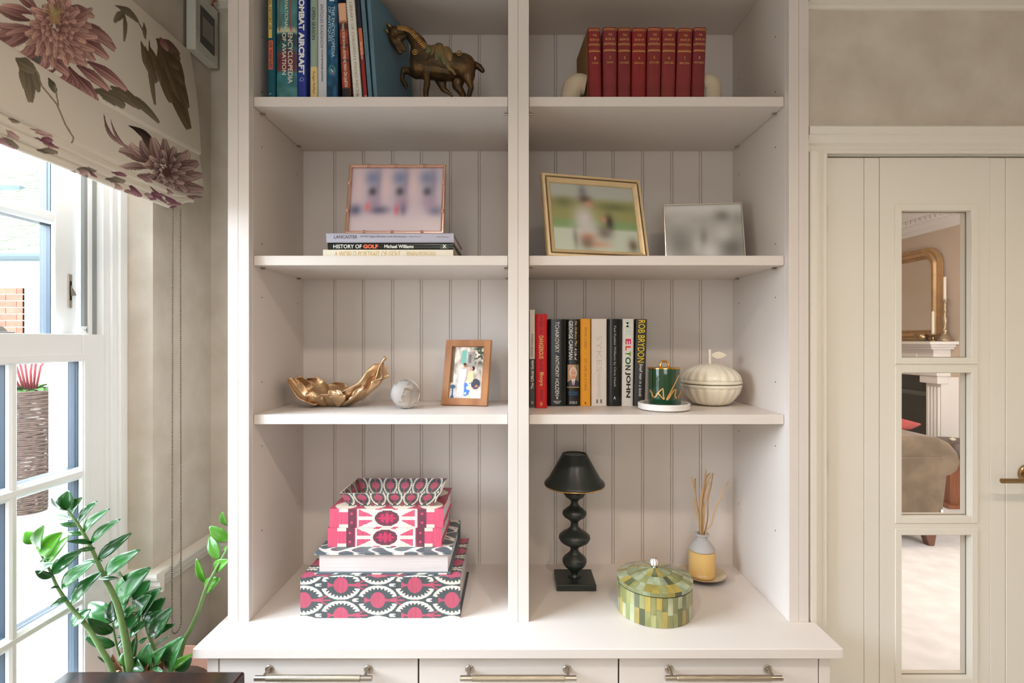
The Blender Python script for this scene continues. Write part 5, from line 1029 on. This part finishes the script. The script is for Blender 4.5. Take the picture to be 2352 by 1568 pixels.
for a, b, ra_, rb2, ls in caps:
    A, B_ = Hc(*a), Hc(*b); n = 9
    ln = (B_-A).length
    for i in range(n+1):
        t = i/n; r = (ra_+(rb2-ra_)*t)*kh*(1.10 if ra_ > 100 else 1.06); m_.ball(A+(B_-A)*t, r, 12, (1, ls, 1))
BZ = mat('bronze_patina', (104, 76, 44), .38, metal=.6, var=(26, .8), alt=(38, 38, 28), bump=(60, .3))
hb_ = mk('body', m_, BZ, hr, smooth=True)
md = hb_.modifiers.new('fuse', 'REMESH'); md.mode = 'VOXEL'; md.voxel_size = .0017; md.use_smooth_shade = True
md = hb_.modifiers.new('soft', 'SMOOTH'); md.factor = .6; md.iterations = 6
BZ2 = mat('bronze_highlight', (186, 144, 88), .35, metal=.7, var=(40, .5), alt=(84, 62, 36))
crest = [(470, 175), (560, 178), (650, 195), (740, 240), (820, 310), (890, 390), (960, 480), (1040, 570), (1090, 640)]
inner = [(480, 300), (550, 325), (620, 335), (680, 370), (740, 430), (800, 500), (860, 570), (920, 650), (980, 720)]
def ip(L_, t): q = t*(len(L_)-1); i = min(int(q), len(L_)-2); f_ = q-i; return (L_[i][0]+(L_[i+1][0]-L_[i][0])*f_, L_[i][1]+(L_[i+1][1]-L_[i][1])*f_)
mane = MB()
for k in range(20):
    t = k/19; a, b = ip(crest, t), ip(inner, t); lat = -(70+90*t)
    mane.tube([Hc(a[0], a[1], 0), Hc(a[0]*.8+b[0]*.2, a[1]*.8+b[1]*.2, lat*.75), Hc((a[0]+b[0])/2, (a[1]+b[1])/2, lat*1.12), Hc(b[0], b[1], lat*1.22)], [.0022, .0034, .0036, .002], 6)
mk('mane', mane, BZ2, hr, smooth=True)
for cx, cy, tx, ty in ((330, 230, 228, 140), (285, 335, 168, 245)):
    m_ = MB(); m_.tube([Hc(cx, cy, -30), Hc(cx*.6+tx*.4, cy*.6+ty*.4, -45), Hc(cx*.2+tx*.8, cy*.2+ty*.8, -45), Hc(tx, ty, -35)], [46*kh, 60*kh, 36*kh, 4*kh], 10, flat=.5); mk('ear', m_, BZ2, hr, smooth=True)
for cx, cy, r, lat in ((825, 780, 45, -188), (1672, 800, 45, -192)):
    c = Hc(cx, cy, lat); q = MB()
    q.tube([c+Vector((r*kh*math.cos(a), 0, r*kh*math.sin(a))) for a in np.linspace(0, 2*math.pi, 17)], .0018, 6, False); q.ball(c, 24*kh, 10); mk('harness_stud', q, BZ2, hr, smooth=True)
q = MB(); q.ball(Hc(390, 425, -62), 26*kh, 10); q.tube([Hc(345, 400, -60), Hc(380, 385, -66), Hc(430, 400, -66)], .0012, 6); mk('eye', q, BZ, hr, smooth=True)
# saddle cloth: folds hanging over the near flank
sd = MB()
def blob(cx, cy, dy, rx, ry, rz, rot): sd.ball(Hc(cx, cy, dy), kh, 14, (rx, ry, rz), Matrix.Rotation(R(rot), 4, 'Y'))
for b_a in ((1275, 610, -60, 92, 90, 72, 10), (1140, 580, 40, 60, 60, 60, 0), (1420, 700, -60, 90, 110, 50, 25), (1180, 760, -175, 62, 42, 150, 18), (1250, 810, -200, 60, 46, 160, 4), (1350, 840, -210, 70, 40, 210, -14), (1430, 980, -205, 60, 36, 190, -24), (1540, 1130, -190, 34, 24, 120, -34), (1470, 820, -195, 80, 50, 160, -18), (1350, 700, -120, 190, 110, 60, 18), (1075, 720, -150, 80, 60, 105, 20)): blob(*b_a)
so_ = mk('saddle_cloth', sd, mat('bronze_verdigris', (136, 102, 60), .42, metal=.55, var=(22, .7), alt=(70, 92, 66), bump=(60, .3)), hr, smooth=True)
md = so_.modifiers.new('fuse', 'REMESH'); md.mode = 'VOXEL'; md.voxel_size = .0016; md.use_smooth_shade = True

# ------------------------------------------------------------ alarm keypad on the window wall
xk = -1.03; ky0, ky1 = -xk*F/(CX-449), -xk*F/(CX-501)
kz0 = Z(112, ky0)+.0; kp = thing('wall_thermostat', 'white wall-mounted controller with black bezel and grey screen', 'thermostat', (XL, (ky0+ky1)/2, kz0))
WP = mat('white_plastic', (214, 212, 202), .4); kz1 = kz0+.26; kzb = Z(112, ky0)
mk('housing', MB().prism([(ky0, kzb), (ky1-.012, kzb-.012+.012), (ky1, kzb+.002), (ky1, kz1), (ky0, kz1)], XL+.004, xk, 'x'), WP, kp, bevel=.003)
mk('back_plate', MB().box(XL, XL+.004, ky0-.008, ky1-.004, kzb+.006, kz1), mat('grey_plate', (120, 116, 106), .6), kp)
def ky(px): return -xk*F/(CX-px)
def kz(px, py): return Z(py, ky(px))
bz0, bz1 = kz(460, 98), kz(460, 10)
mk('bezel', MB().prism([(ky(460), bz0+.002), (ky(491), bz0-.002), (ky(493), bz0+.001), (ky(493), bz1), (ky(460), bz1)], xk-.001, xk+.0012, 'x'), mat('black_bezel', (30, 28, 24), .15, coat=.5), kp, bevel=.0015)
mk('screen', MB().box(xk, xk+.002, ky(464.5), ky(489), kz(464.5, 81.5), kz(464.5, 37)), mat('grey_lcd', (140, 132, 122), .3), kp)
q = MB()
for k in range(22): q.box(xk-.001, xk+.0006, ky(449)+.003, ky(458), kz0+.05+k*.006, kz0+.051+k*.006)
for k in range(18): q.box(xk-.001, xk+.0006, ky(494.5), ky(500), kz0+.045+k*.006, kz0+.046+k*.006)
mk('vent_slot', q, mat('slot_grey', (150, 146, 136), .6), kp, kind='stuff')
for px, py in ((477, 14.5), (476, 129)): mk('screw', MB().ball((xk, ky(px), kz(px, py)), .0028, 8, (.4, 1, 1)), STEEL, kp, smooth=True)
# dried flowers tucked behind it
dfw = thing('dried_flowers', 'small orange dried flower sprig hanging by the picture rail', 'dried flowers', (-1.03, 1.80, Z(12, 1.8)))
for k in range(12):
    a = k*.9; b = Vector((X(486, 1.79), 1.79, Z(6, 1.79))); t = b+Vector((.022*math.cos(a), -.012+.01*math.sin(a*2), .026*math.sin(a)))
    mk('petal', leafmesh(b, t, .014, droop=.2), mat('dried_orange', (176, 92, 56), .7, var=(30, .4)), dfw, smooth=True)
mk('stem', MB().tube([(X(470, 1.79), 1.80, Z(-40, 1.79)), (X(486, 1.79), 1.79, Z(6, 1.79)), (X(499, 1.79), 1.79, Z(24, 1.79))], .0015, 5), mat('dried_stem', (120, 110, 90), .8), dfw)

# ------------------------------------------------------------ roman blind with chrysanthemum print
XR = -1.02                                                    # plane in which the print is laid out
def petal(c, x, y, b, t, w_, bend=0, hi=(196, 156, 142), lo=(116, 72, 74), edge=(142, 98, 94), base=None, fat=.55):
    bx_, by_ = b; dx, dy = t[0]-bx_, t[1]-by_; L2 = math.hypot(dx, dy); ux, uy = dx/L2, dy/L2
    tt = ((x-bx_)*ux+(y-by_)*uy)/L2; s = (x-bx_)*-uy+(y-by_)*ux; tc_ = np.clip(tt, 0, 1); s = s-bend*4*tc_*(1-tc_)
    hw = w_/2*np.sin(np.pi*np.clip(tc_**fat, 0, 1)*.93+.07)**.6*(.35+.65*ss(0, .5, tc_)); inside = (tt > 0)*(tt < 1)*(np.abs(s) < hw)
    if not inside.any(): return c
    q = np.abs(s)/np.maximum(hw, 1e-6); sg = s/np.maximum(hw, 1e-6)
    k = np.clip(.25+.75*tc_-.35*np.abs(sg-.35)+.18*np.sin(sg*9+tc_*3), 0, 1)[:, None]; col = np.array(lo, float)*(1-k)+np.array(hi, float)*k
    col = paste(col, ss(.82, .97, q)*.6, edge); m = inside[:, None]; return np.where(m, col, c)
def lf(c, x, y, b, t, w_, bend=0, col=(124, 112, 92)):
    return petal(c, x, y, b, t, w_, bend, hi=tuple(v+14 for v in col), lo=tuple(v-26 for v in col), edge=tuple(v-20 for v in col), fat=.7)
def line(c, x, y, pts, w_, col=(142, 132, 108)):
    for i in range(len(pts)-1):
        (x0, y0), (x1, y1) = pts[i], pts[i+1]; L2 = (x1-x0)**2+(y1-y0)**2; t = np.clip(((x-x0)*(x1-x0)+(y-y0)*(y1-y0))/L2, 0, 1)
        c = paste(c, np.hypot(x-x0-t*(x1-x0), y-y0-t*(y1-y0)) < w_/2, col)
    return c
CREAM = np.array([222., 212, 196])
def flower(c, x, y, cx, cy, R0, sq, n0, rings, hi, lo, rs_, yc=True):
    for ri in range(rings, 0, -1):
        r1 = R0*ri/rings; n = n0+ri*2
        for k in range(n):
            a = 2*math.pi*(k+.5*(ri % 2))/n+rs_.uniform(-.06, .06); rr = r1*rs_.uniform(.9, 1.08)
            b = (cx+math.cos(a)*(r1*.35), cy+math.sin(a)*(r1*.35)*sq); t = (cx+math.cos(a)*rr+R0*.10, cy+math.sin(a)*rr*sq+R0*.10)
            sh = rs_.uniform(.9, 1.08); c = petal(c, x, y, b, t, R0*.36*(.65+.35*ri/rings), rs_.uniform(-16, 16), tuple(v*sh for v in hi), tuple(v*sh for v in lo))
    return c
def print1(x, y):
    c = np.tile(CREAM, (len(x), 1)); rs_ = random.Random(4)
    c = lf(c, x, y, (985, 80), (872, 160), 60, 10); c = lf(c, x, y, (960, 80), (930, 300), 34, -8); c = lf(c, x, y, (900, 40), (1062, 160), 60, -18)
    c = line(c, x, y, [(1020, 110), (1062, 160), (1090, 230), (1100, 280)], 9, (112, 100, 84)); c = lf(c, x, y, (1105, 160), (1095, 280), 34)
    c = lf(c, x, y, (1125, 290), (1120, 755), 46, 14); c = lf(c, x, y, (1060, 295), (1150, 590), 70, 14); c = lf(c, x, y, (1200, 300), (1240, 735), 110, 14, (116, 100, 78)); c = lf(c, x, y, (1190, 290), (1362, 930), 130, 10, (120, 104, 82))
    c = lf(c, x, y, (1215, 280), (1345, 610), 110, -14, (112, 92, 76)); c = lf(c, x, y, (1240, 330), (1365, 780), 80, -10, (108, 94, 74)); c = lf(c, x, y, (1180, 280), (1350, 400), 90, -10, (120, 92, 80)); 
    for b, t, w_, bd_ in (((1290, 480), (1348, 610), 50, 0), ((1280, 560), (1368, 780), 46, -8), ((1250, 660), (1362, 930), 70, 0), ((1200, 480), (1242, 740), 60, 8), ((1240, 420), (1330, 500), 60, 0), ((1120, 330), (1160, 520), 60, 0), ((1085, 330), (1138, 600), 50, 0), ((1300, 380), (1352, 430), 44, 0), ((1160, 420), (1180, 600), 50, 0)): c = lf(c, x, y, b, t, w_, bd_, (118, 100, 78))
    c = petal(c, x, y, (1215, 270), (1262, 365), 60)
    c = lf(c, x, y, (560, 690), (780, 640), 50); c = lf(c, x, y, (690, 650), (900, 770), 100, -16); c = lf(c, x, y, (800, 620), (1015, 780), 90, -10); c = lf(c, x, y, (880, 650), (1143, 885), 60, -16)
    c = lf(c, x, y, (180, 400), (330, 530), 150, 0, (112, 106, 98))
    HI, LO = (216, 172, 156), (92, 54, 58)
    for b, t, w_, bd_ in (((300, 250), (-260, 330), 100, 30), ((280, 230), (-10, 380), 90, 20), ((300, 280), (140, 445), 120, -10), ((280, 200), (-60, 170), 80, -20), ((230, 150), (-40, 40), 80, -10), ((280, 230), (40, 250), 70, 12), ((250, 100), (20, 40), 70, 8), ((300, 80), (120, -80), 90, 0), ((420, 60), (380, -160), 100, 0),
            ((480, 60), (520, -120), 90, 0), ((500, 60), (725, 125), 80, -20), ((560, 90), (612, 138), 50, 6), ((520, 130), (720, 60), 60, 8), ((570, 160), (858, 360), 105, -28), ((610, 170), (840, 300), 60, -20), ((600, 240), (752, 335), 80, -10), ((620, 290), (802, 425), 85, -10), ((600, 330), (700, 440), 70, 0),
            ((330, 330), (330, 560), 75, 0), ((400, 500), (340, 560), 60, 0), ((460, 500), (560, 680), 90, 10), ((480, 520), (500, 640), 60, 0), ((500, 480), (745, 775), 110, 22), ((560, 470), (790, 650), 80, -10), ((640, 440), (918, 650), 85, -14), ((560, 540), (700, 720), 90, 0), ((350, 420), (500, 545), 90, -14), ((410, 380), (640, 470), 110, -24), ((300, 260), (400, 370), 110, 0), ((380, 540), (470, 620), 70, 0), ((620, 300), (660, 400), 60, 0)):
        sh = rs_.uniform(.92, 1.06); c = petal(c, x, y, b, t, w_, bd_, tuple(v*sh for v in HI), tuple(v*sh for v in LO))
    c = flower(c, x, y, 430, 210, 262, 1.0, 9, 5, (222, 180, 160), (104, 62, 64), rs_); c = paste(c, np.hypot(x-420, y-130) < 46, (176, 134, 104))
    for k in range(46):
        a = rs_.uniform(0, 6.28); r = rs_.uniform(20, 95); c = line(c, x, y, [(415+.2*r*math.cos(a), 105+.2*r*math.sin(a)), (415+r*math.cos(a), 105+r*math.sin(a))], 4, (196, 176, 120) if k % 2 else (170, 150, 104))
    return c
def print2(x, y):
    c = np.tile(CREAM, (len(x), 1)); rs_ = random.Random(8)
    for b, t, w_ in (((210, 430), (200, 738), 110), ((170, 440), (165, 640), 80), ((250, 450), (270, 665), 70), ((120, 420), (260, 520), 120)): c = lf(c, x, y, b, t, w_)
    c = line(c, x, y, [(270, 500), (300, 620), (400, 750), (455, 900), (508, 990), (500, 1030), (470, 1040)], 13); c = lf(c, x, y, (360, 560), (405, 670), 60, 0, (104, 96, 80)); c = line(c, x, y, [(402, 620), (412, 760)], 12)
    c = petal(c, x, y, (755, 815), (925, 1060), 34, 62, (196, 164, 156), (84, 58, 56)); c = petal(c, x, y, (800, 860), (960, 1110), 26, 40, (206, 178, 168), (96, 66, 62))
    c = lf(c, x, y, (930, 905), (1120, 1070), 60, -24, (70, 56, 52)); c = lf(c, x, y, (1000, 940), (1090, 1130), 46, -10, (92, 76, 66))
    HI, LO = (216, 186, 174), (96, 68, 66)
    for b, t, w_, bd_ in (((1050, 1180), (840, 1080), 90, 20), ((1060, 1150), (925, 1030), 80, -20), ((1080, 1160), (1010, 1010), 80, -20), ((1120, 1180), (1100, 990), 110, 0), ((1150, 1180), (1190, 1000), 90, 10), ((1180, 1200), (1260, 1060), 80, 10), ((1200, 1230), (1370, 1090), 110, 10), ((1220, 1260), (1430, 1170), 110, -10), ((1230, 1300), (1450, 1260), 90, -10), ((1220, 1330), (1460, 1370), 90, 0), ((1040, 1210), (850, 1200), 60, 10), ((1060, 1250), (880, 1330), 70, 0), ((1100, 1280), (980, 1400), 70, 0), ((1190, 1330), (1230, 1440), 80, 0), ((1220, 1330), (1380, 1440), 90, 0)):
        sh = rs_.uniform(.85, 1.06); c = petal(c, x, y, b, t, w_, bd_, tuple(v*sh for v in HI), tuple(v*sh for v in LO))
    c = flower(c, x, y, 1180, 1230, 200, .95, 6, 3, (222, 190, 176), (66, 46, 46), rs_); c = paste(c, np.hypot(x-1180, y-1240) < 34, (90, 64, 56))
    return c
def print3(x, y):
    """lower folds: petals running along each roll"""
    c = np.tile(CREAM+4, (len(x), 1)); rs_ = random.Random(21)
    for k in range(70):
        bx_ = rs_.uniform(-900, 1480); by_ = 880+bx_*.44+rs_.uniform(-60, 190); L_ = rs_.uniform(60, 190); a = .46+rs_.uniform(-.35, .35)
        hi, lo = rs_.choice((((204, 170, 164), (130, 88, 96)), ((214, 190, 182), (150, 116, 112)), ((150, 140, 124), (110, 100, 88)), ((168, 118, 128), (104, 64, 78))))
        c = petal(c, x, y, (bx_, by_), (bx_+L_*math.cos(a), by_+L_*math.sin(a)), rs_.uniform(24, 50), rs_.uniform(-12, 12), hi, lo)
    return c
# fabric profile: (x, z, panel); the cloth is folded back and forth
prof = []
def seg(p, q, n, pid, bulge=0):
    for i in range(n): t = i/n; prof.append((p[0]+(q[0]-p[0])*t+bulge*math.sin(math.pi*t), p[1]+(q[1]-p[1])*t, pid))
def arc(c, r, a0, a1, n, pid, sq=1):
    for i in range(n): a = R(a0+(a1-a0)*i/n); prof.append((c[0]+r*math.cos(a), c[1]+r*math.sin(a)*sq, pid))
seg((-1.056, 2.36), (-1.020, 2.036), 210, 1, .006); arc((-1.027, 2.034), .0075, 10, -170, 10, 1, 1.4)
seg((-1.0345, 2.034), (-1.036, 2.06), 4, 1); seg((-1.034, 2.06), (-1.012, 1.888), 120, 2, .004); arc((-1.0195, 1.886), .0075, 10, -170, 10, 2, 1.3); seg((-1.027, 1.886), (-1.028, 1.90), 3, 3)
seg((-1.026, 1.90), (-1.014, 1.862), 22, 3); arc((-1.019, 1.861), .0055, 10, -170, 9, 3); seg((-1.0245, 1.861), (-1.026, 1.875), 3, 3); seg((-1.024, 1.875), (-1.016, 1.843), 18, 3); arc((-1.021, 1.842), .0052, 10, -170, 9, 3); seg((-1.026, 1.842), (-1.027, 1.853), 3, 3)
seg((-1.026, 1.853), (-1.020, 1.824), 16, 3); arc((-1.0255, 1.823), .0055, 10, -170, 9, 3); seg((-1.031, 1.823), (-1.032, 1.84), 4, 3)
prof = np.array(prof); NP_ = len(prof)
ys = np.concatenate([np.linspace(.24, 1.0, 60, endpoint=False), np.linspace(1.0, 1.70, 470)]); tY = (ys-ys[0])/(ys[-1]-ys[0])
def bpos(U, V):
    i = np.rint(V*(NP_-1)).astype(int); x = prof[i, 0].copy(); z = prof[i, 1].copy(); y = ys[0]+U*(ys[-1]-ys[0]); pid = prof[i, 2]
    lo = ss(1.90, 1.82, z)*(pid == 3)+(pid == 2)*ss(2.0, 1.89, z)*.55
    z = z+lo*(.040*ss(1.57, 1.70, y)**1.3) - (pid == 1)*ss(2.3, 2.04, z)*(.012*np.sin(np.clip((y-1.0)/.7, 0, 1)*np.pi)) - (pid > 1)*.006*np.sin(np.clip((y-.9)/.8, 0, 1)*np.pi*1)
    yo_2 = np.where(pid == 3, -.045*ss(1.885, 1.83, prof[i, 1]), 0)*(y > 1.4)*ss(1.4, 1.70, y)
    x = x+.0025*np.sin(y*23+z*3)*(pid == 3)+.002*np.sin(y*9)*(pid < 3)+.004*ss(1.6, 1.70, y)*(pid == 3)
    return np.stack([x, y+yo_2, z], 1)
def bpaint(U, V):
    p = bpos(U, V); i = np.rint(V*(NP_-1)).astype(int); pid = prof[i, 2]; y, z = p[:, 1], p[:, 2]; y = np.maximum(y, .6)
    px = (CX+XR*F/y)*3.136; py = (CY-(z-H)*F/y)*3.136; c = np.tile(CREAM, (len(y), 1))
    for k, fn in ((1, print1), (2, print2), (3, print3)):
        m = (pid == k)*(y > .95); c[m] = fn(px[m], py[m])
    return c
bl = thing('roman_blind', 'cream roman blind printed with large mauve chrysanthemums, half raised', 'blind', (-1.04, .97, 2.37))
FB = vmat('printed_cotton', .85, spec=.15, bump=(1400, .15))
pgrid('fabric', bpos, 0, 0, bpaint, FB, bl, us=tY, vs=np.arange(NP_)/(NP_-1), solid=.0016)
mk('headrail', MB().box(XL+.001, -1.0575, .26, 1.68, 2.33, 2.356), WP, bl)
ch = MB(); yq = 1.62; xq = -1.026
ya_, yb2 = -xq*F/(CX-395), -xq*F/(CX-416)
top_z = 1.83; bz = Z(1452, (ya_+yb2)/2); rr_ = (yb2-ya_)/2
L1 = top_z-(bz+rr_); n1 = int(L1/.0064)
pts = [(xq, ya_+.004*(1-i/n1), top_z-i*L1/n1) for i in range(n1)]+[(xq, (ya_+yb2)/2-rr_*math.cos(a), bz+rr_-rr_*math.sin(a)) for a in np.linspace(0, math.pi, 10)]+[(xq, yb2-.003*(i/n1), bz+rr_+i*L1/n1) for i in range(1, n1)]
for p in pts: ch.ball(p, .0027, 6)
mk('bead_chain', ch, mat('nickel_bead', (132, 120, 104), .3, metal=.8), bl, smooth=True, kind='stuff')

# ------------------------------------------------------------ ZZ plant
yp0 = 1.36
pt_ = thing('potted_plant', 'green potted plant with thick stems and glossy leaves beside window', 'plant', (X(340, yp0), yp0, 0))
def C(cx, cy, d=yp0): return P(cx/2.578, 960+cy/2.578, d)
GS = mat('plant_stem', (112, 142, 84), .45, var=(40, .5), alt=(84, 110, 62)); GL1 = mat('dark_green_leaf', (42, 96, 42), .2, spec=.6, coat=.25, var=(14, .3), rand=.22); GL2 = mat('fresh_green_leaf', (88, 152, 44), .28, spec=.5, coat=.15, var=(14, .2), rand=.15)
rp_ = random.Random(5)
def stem(pts, r0, r1, d0, d1):
    P_ = []; n = len(pts)
    for i, (a, b) in enumerate(pts): P_.append(C(a, b, d0+(d1-d0)*i/(n-1)))
    sm = []
    for i in range(n-1):
        p0, p1, p2, p3 = (np.array(P_[max(0, min(n-1, j))]) for j in (i-1, i, i+1, i+2))
        for t in np.linspace(0, 1, 5, endpoint=False): sm.append(.5*(2*p1+(p2-p0)*t+(2*p0-5*p1+4*p2-p3)*t*t+(3*p1-p0-3*p2+p3)*t**3))
    sm.append(np.array(P_[-1])); m = len(sm); mk('stem', MB().tube(sm, [r0+(r1-r0)*(i/(m-1)) for i in range(m)], 12), GS, pt_, smooth=True)
LP = lambda t: math.sin(math.pi*min(1, t**.82*.96+.02))**.8
def leaves(L_, d, mt=GL1, dr=.05, tw=0):
    for (a, b, c_, e, w_) in L_:
        dd = rp_.uniform(-.05, .03); l = leafmesh(C(a, b, d), C(c_, e, d+dd), w_/2.578*d/F*1.08, fold=.32, droop=dr, n=12, up=(rp_.uniform(-.3, .3), -1, .5), prof=LP)
        o = mk('leaf', l, mt, pt_, smooth=True); md = o.modifiers.new('t', 'SOLIDIFY'); md.thickness = .0006; md.offset = 0
stem([(790, 1600), (760, 1400), (735, 1270), (690, 1090), (612, 930), (540, 770), (470, 640), (400, 545)], .0105, .0022, 1.33, 1.30)
leaves([(398, 545, 400, 430, 92), (398, 540, 482, 470, 50), (700, 945, 578, 952, 22)], 1.30)
leaves([(398, 545, 300, 480, 44), (415, 560, 290, 527, 22), (440, 600, 312, 568, 30), (470, 635, 342, 626, 28), (505, 686, 382, 680, 28), (540, 736, 402, 728, 28), (565, 770, 440, 786, 24), (607, 845, 480, 852, 26), (425, 570, 482, 470, 44), (462, 625, 568, 492, 56), (498, 672, 632, 540, 56), (538, 746, 697, 598, 58), (582, 836, 773, 680, 62), (625, 918, 816, 782, 76)], 1.31)
stem([(680, 1600), (660, 1480), (600, 1370), (520, 1240), (420, 1120), (340, 1000), (300, 910), (250, 820), (215, 762)], .0078, .0016, 1.30, 1.26)
leaves([(212, 738, 148, 668, 66), (228, 768, 250, 642, 76), (240, 808, 362, 678, 98), (280, 858, 400, 702, 86)], 1.26, GL2)
leaves([(310, 940, 207, 905, 44), (235, 905, 306, 862, 52), (292, 832, 235, 852, 26), (352, 1000, 283, 1016, 20), (400, 1065, 300, 1112, 36), (308, 918, 475, 788, 84), (365, 1006, 548, 850, 84), (422, 1097, 595, 908, 84), (432, 1232, 535, 1130, 92)], 1.27)
stem([(740, 1600), (735, 1480), (700, 1380), (675, 1270), (668, 1212)], .0042, .002, 1.36, 1.36)
leaves([(668, 1205, 522, 1094, 104), (665, 1268, 520, 1190, 62), (680, 1346, 500, 1296, 56), (716, 1446, 576, 1418, 30), (672, 1205, 655, 1090, 60), (680, 1240, 800, 1105, 60), (735, 1240, 830, 1150, 96), (700, 1362, 770, 1290, 34), (690, 1290, 730, 1300, 14)], 1.355)
stem([(980, 1600), (925, 1400), (880, 1280), (840, 1160), (800, 1075)], .0058, .0024, 1.40, 1.38)
leaves([(702, 1078, 875, 890, 122), (790, 1078, 885, 962, 96), (808, 1142, 884, 1052, 96), (835, 1162, 940, 1012, 98), (862, 1202, 972, 1065, 92), (890, 1292, 1010, 1128, 100), (886, 1286, 1030, 1220, 46), (920, 1346, 998, 1290, 16), (870, 1200, 760, 1300, 62), (820, 1332, 870, 1298, 24), (772, 958, 704, 908, 62), (680, 1128, 770, 1050, 34), (855, 1198, 960, 1140, 36), (710, 1130, 760, 1075, 50)], 1.385)
stem([(810, 1600), (800, 1420), (810, 1330), (800, 1250)], .003, .002, 1.37, 1.37)
leaves([(872, 1492, 880, 1334, 100), (905, 1452, 974, 1358, 66), (990, 1484, 1072, 1305, 128), (735, 1468, 742, 1370, 56), (850, 1495, 790, 1428, 44), (780, 1420, 800, 1300, 44), (735, 1545, 655, 1480, 44), (905, 1460, 960, 1500, 30), (770, 1420, 850, 1500, 60), (1040, 1500, 1135, 1420, 70)], 1.345)
leaves([(985, 1500, 1142, 1395, 46), (740, 1470, 745, 1375, 40)], 1.335, GL2)
stem([(1030, 1600), (1080, 1345), (1130, 1245), (1180, 1130), (1215, 1020), (1260, 930), (1310, 840), (1350, 760), (1385, 650), (1400, 560)], .0072, .0026, 1.40, 1.50)
leaves([(1218, 972, 1160, 834, 44), (1214, 1018, 1300, 948, 76), (1268, 892, 1352, 840, 62), (1296, 838, 1240, 692, 60), (1352, 722, 1238, 642, 66), (1358, 640, 1314, 562, 62), (1345, 780, 1330, 760, 20), (1360, 700, 1440, 620, 66)], 1.475, GL2)
br_ = mat('dry_sheath', (150, 100, 72), .7, var=(30, .3))
for a, b, c_, e, w_ in ((720, 1490, 668, 1398, 56), (870, 1500, 880, 1455, 26), (965, 1490, 970, 1440, 44)): mk('sheath', leafmesh(C(a, b, 1.35), C(c_, e, 1.33), w_/2.578*1.35/F, .5, n=6), br_, pt_, smooth=True)
pcx = -.925; ptz = .55
mk('pot', MB().lathe([(.085, .12), (.09, .125), (.115, ptz-.03), (.122, ptz-.028), (.124, ptz), (.117, ptz), (.112, ptz-.05), (.0001, ptz-.052)], 40, (pcx, 1.37, 0)), mat('terracotta', (190, 140, 118), .8, var=(12, .15)), pt_, auto=True)
mk('soil', MB().lathe([(.112, ptz-.05), (.06, ptz-.035), (.0001, ptz-.03)], 24, (pcx, 1.37, 0)), MATS['dark_soil'], pt_)
ps = thing('plant_stand', 'low wooden stand carrying the potted plant by the window', 'stand', (pcx, 1.37, 0))
mk('stand_top', MB().box(pcx-.11, pcx+.11, 1.26, 1.48, .10, .12), mat('oak_stand', (160, 126, 90), .6), ps)
for sx_2 in (-1, 1):
    for sy_2 in (-1, 1): mk('leg', MB().box(pcx+sx_2*.09-.01, pcx+sx_2*.09+.01, 1.37+sy_2*.09-.01, 1.37+sy_2*.09+.01, 0, .10), MATS['oak_stand'], ps)
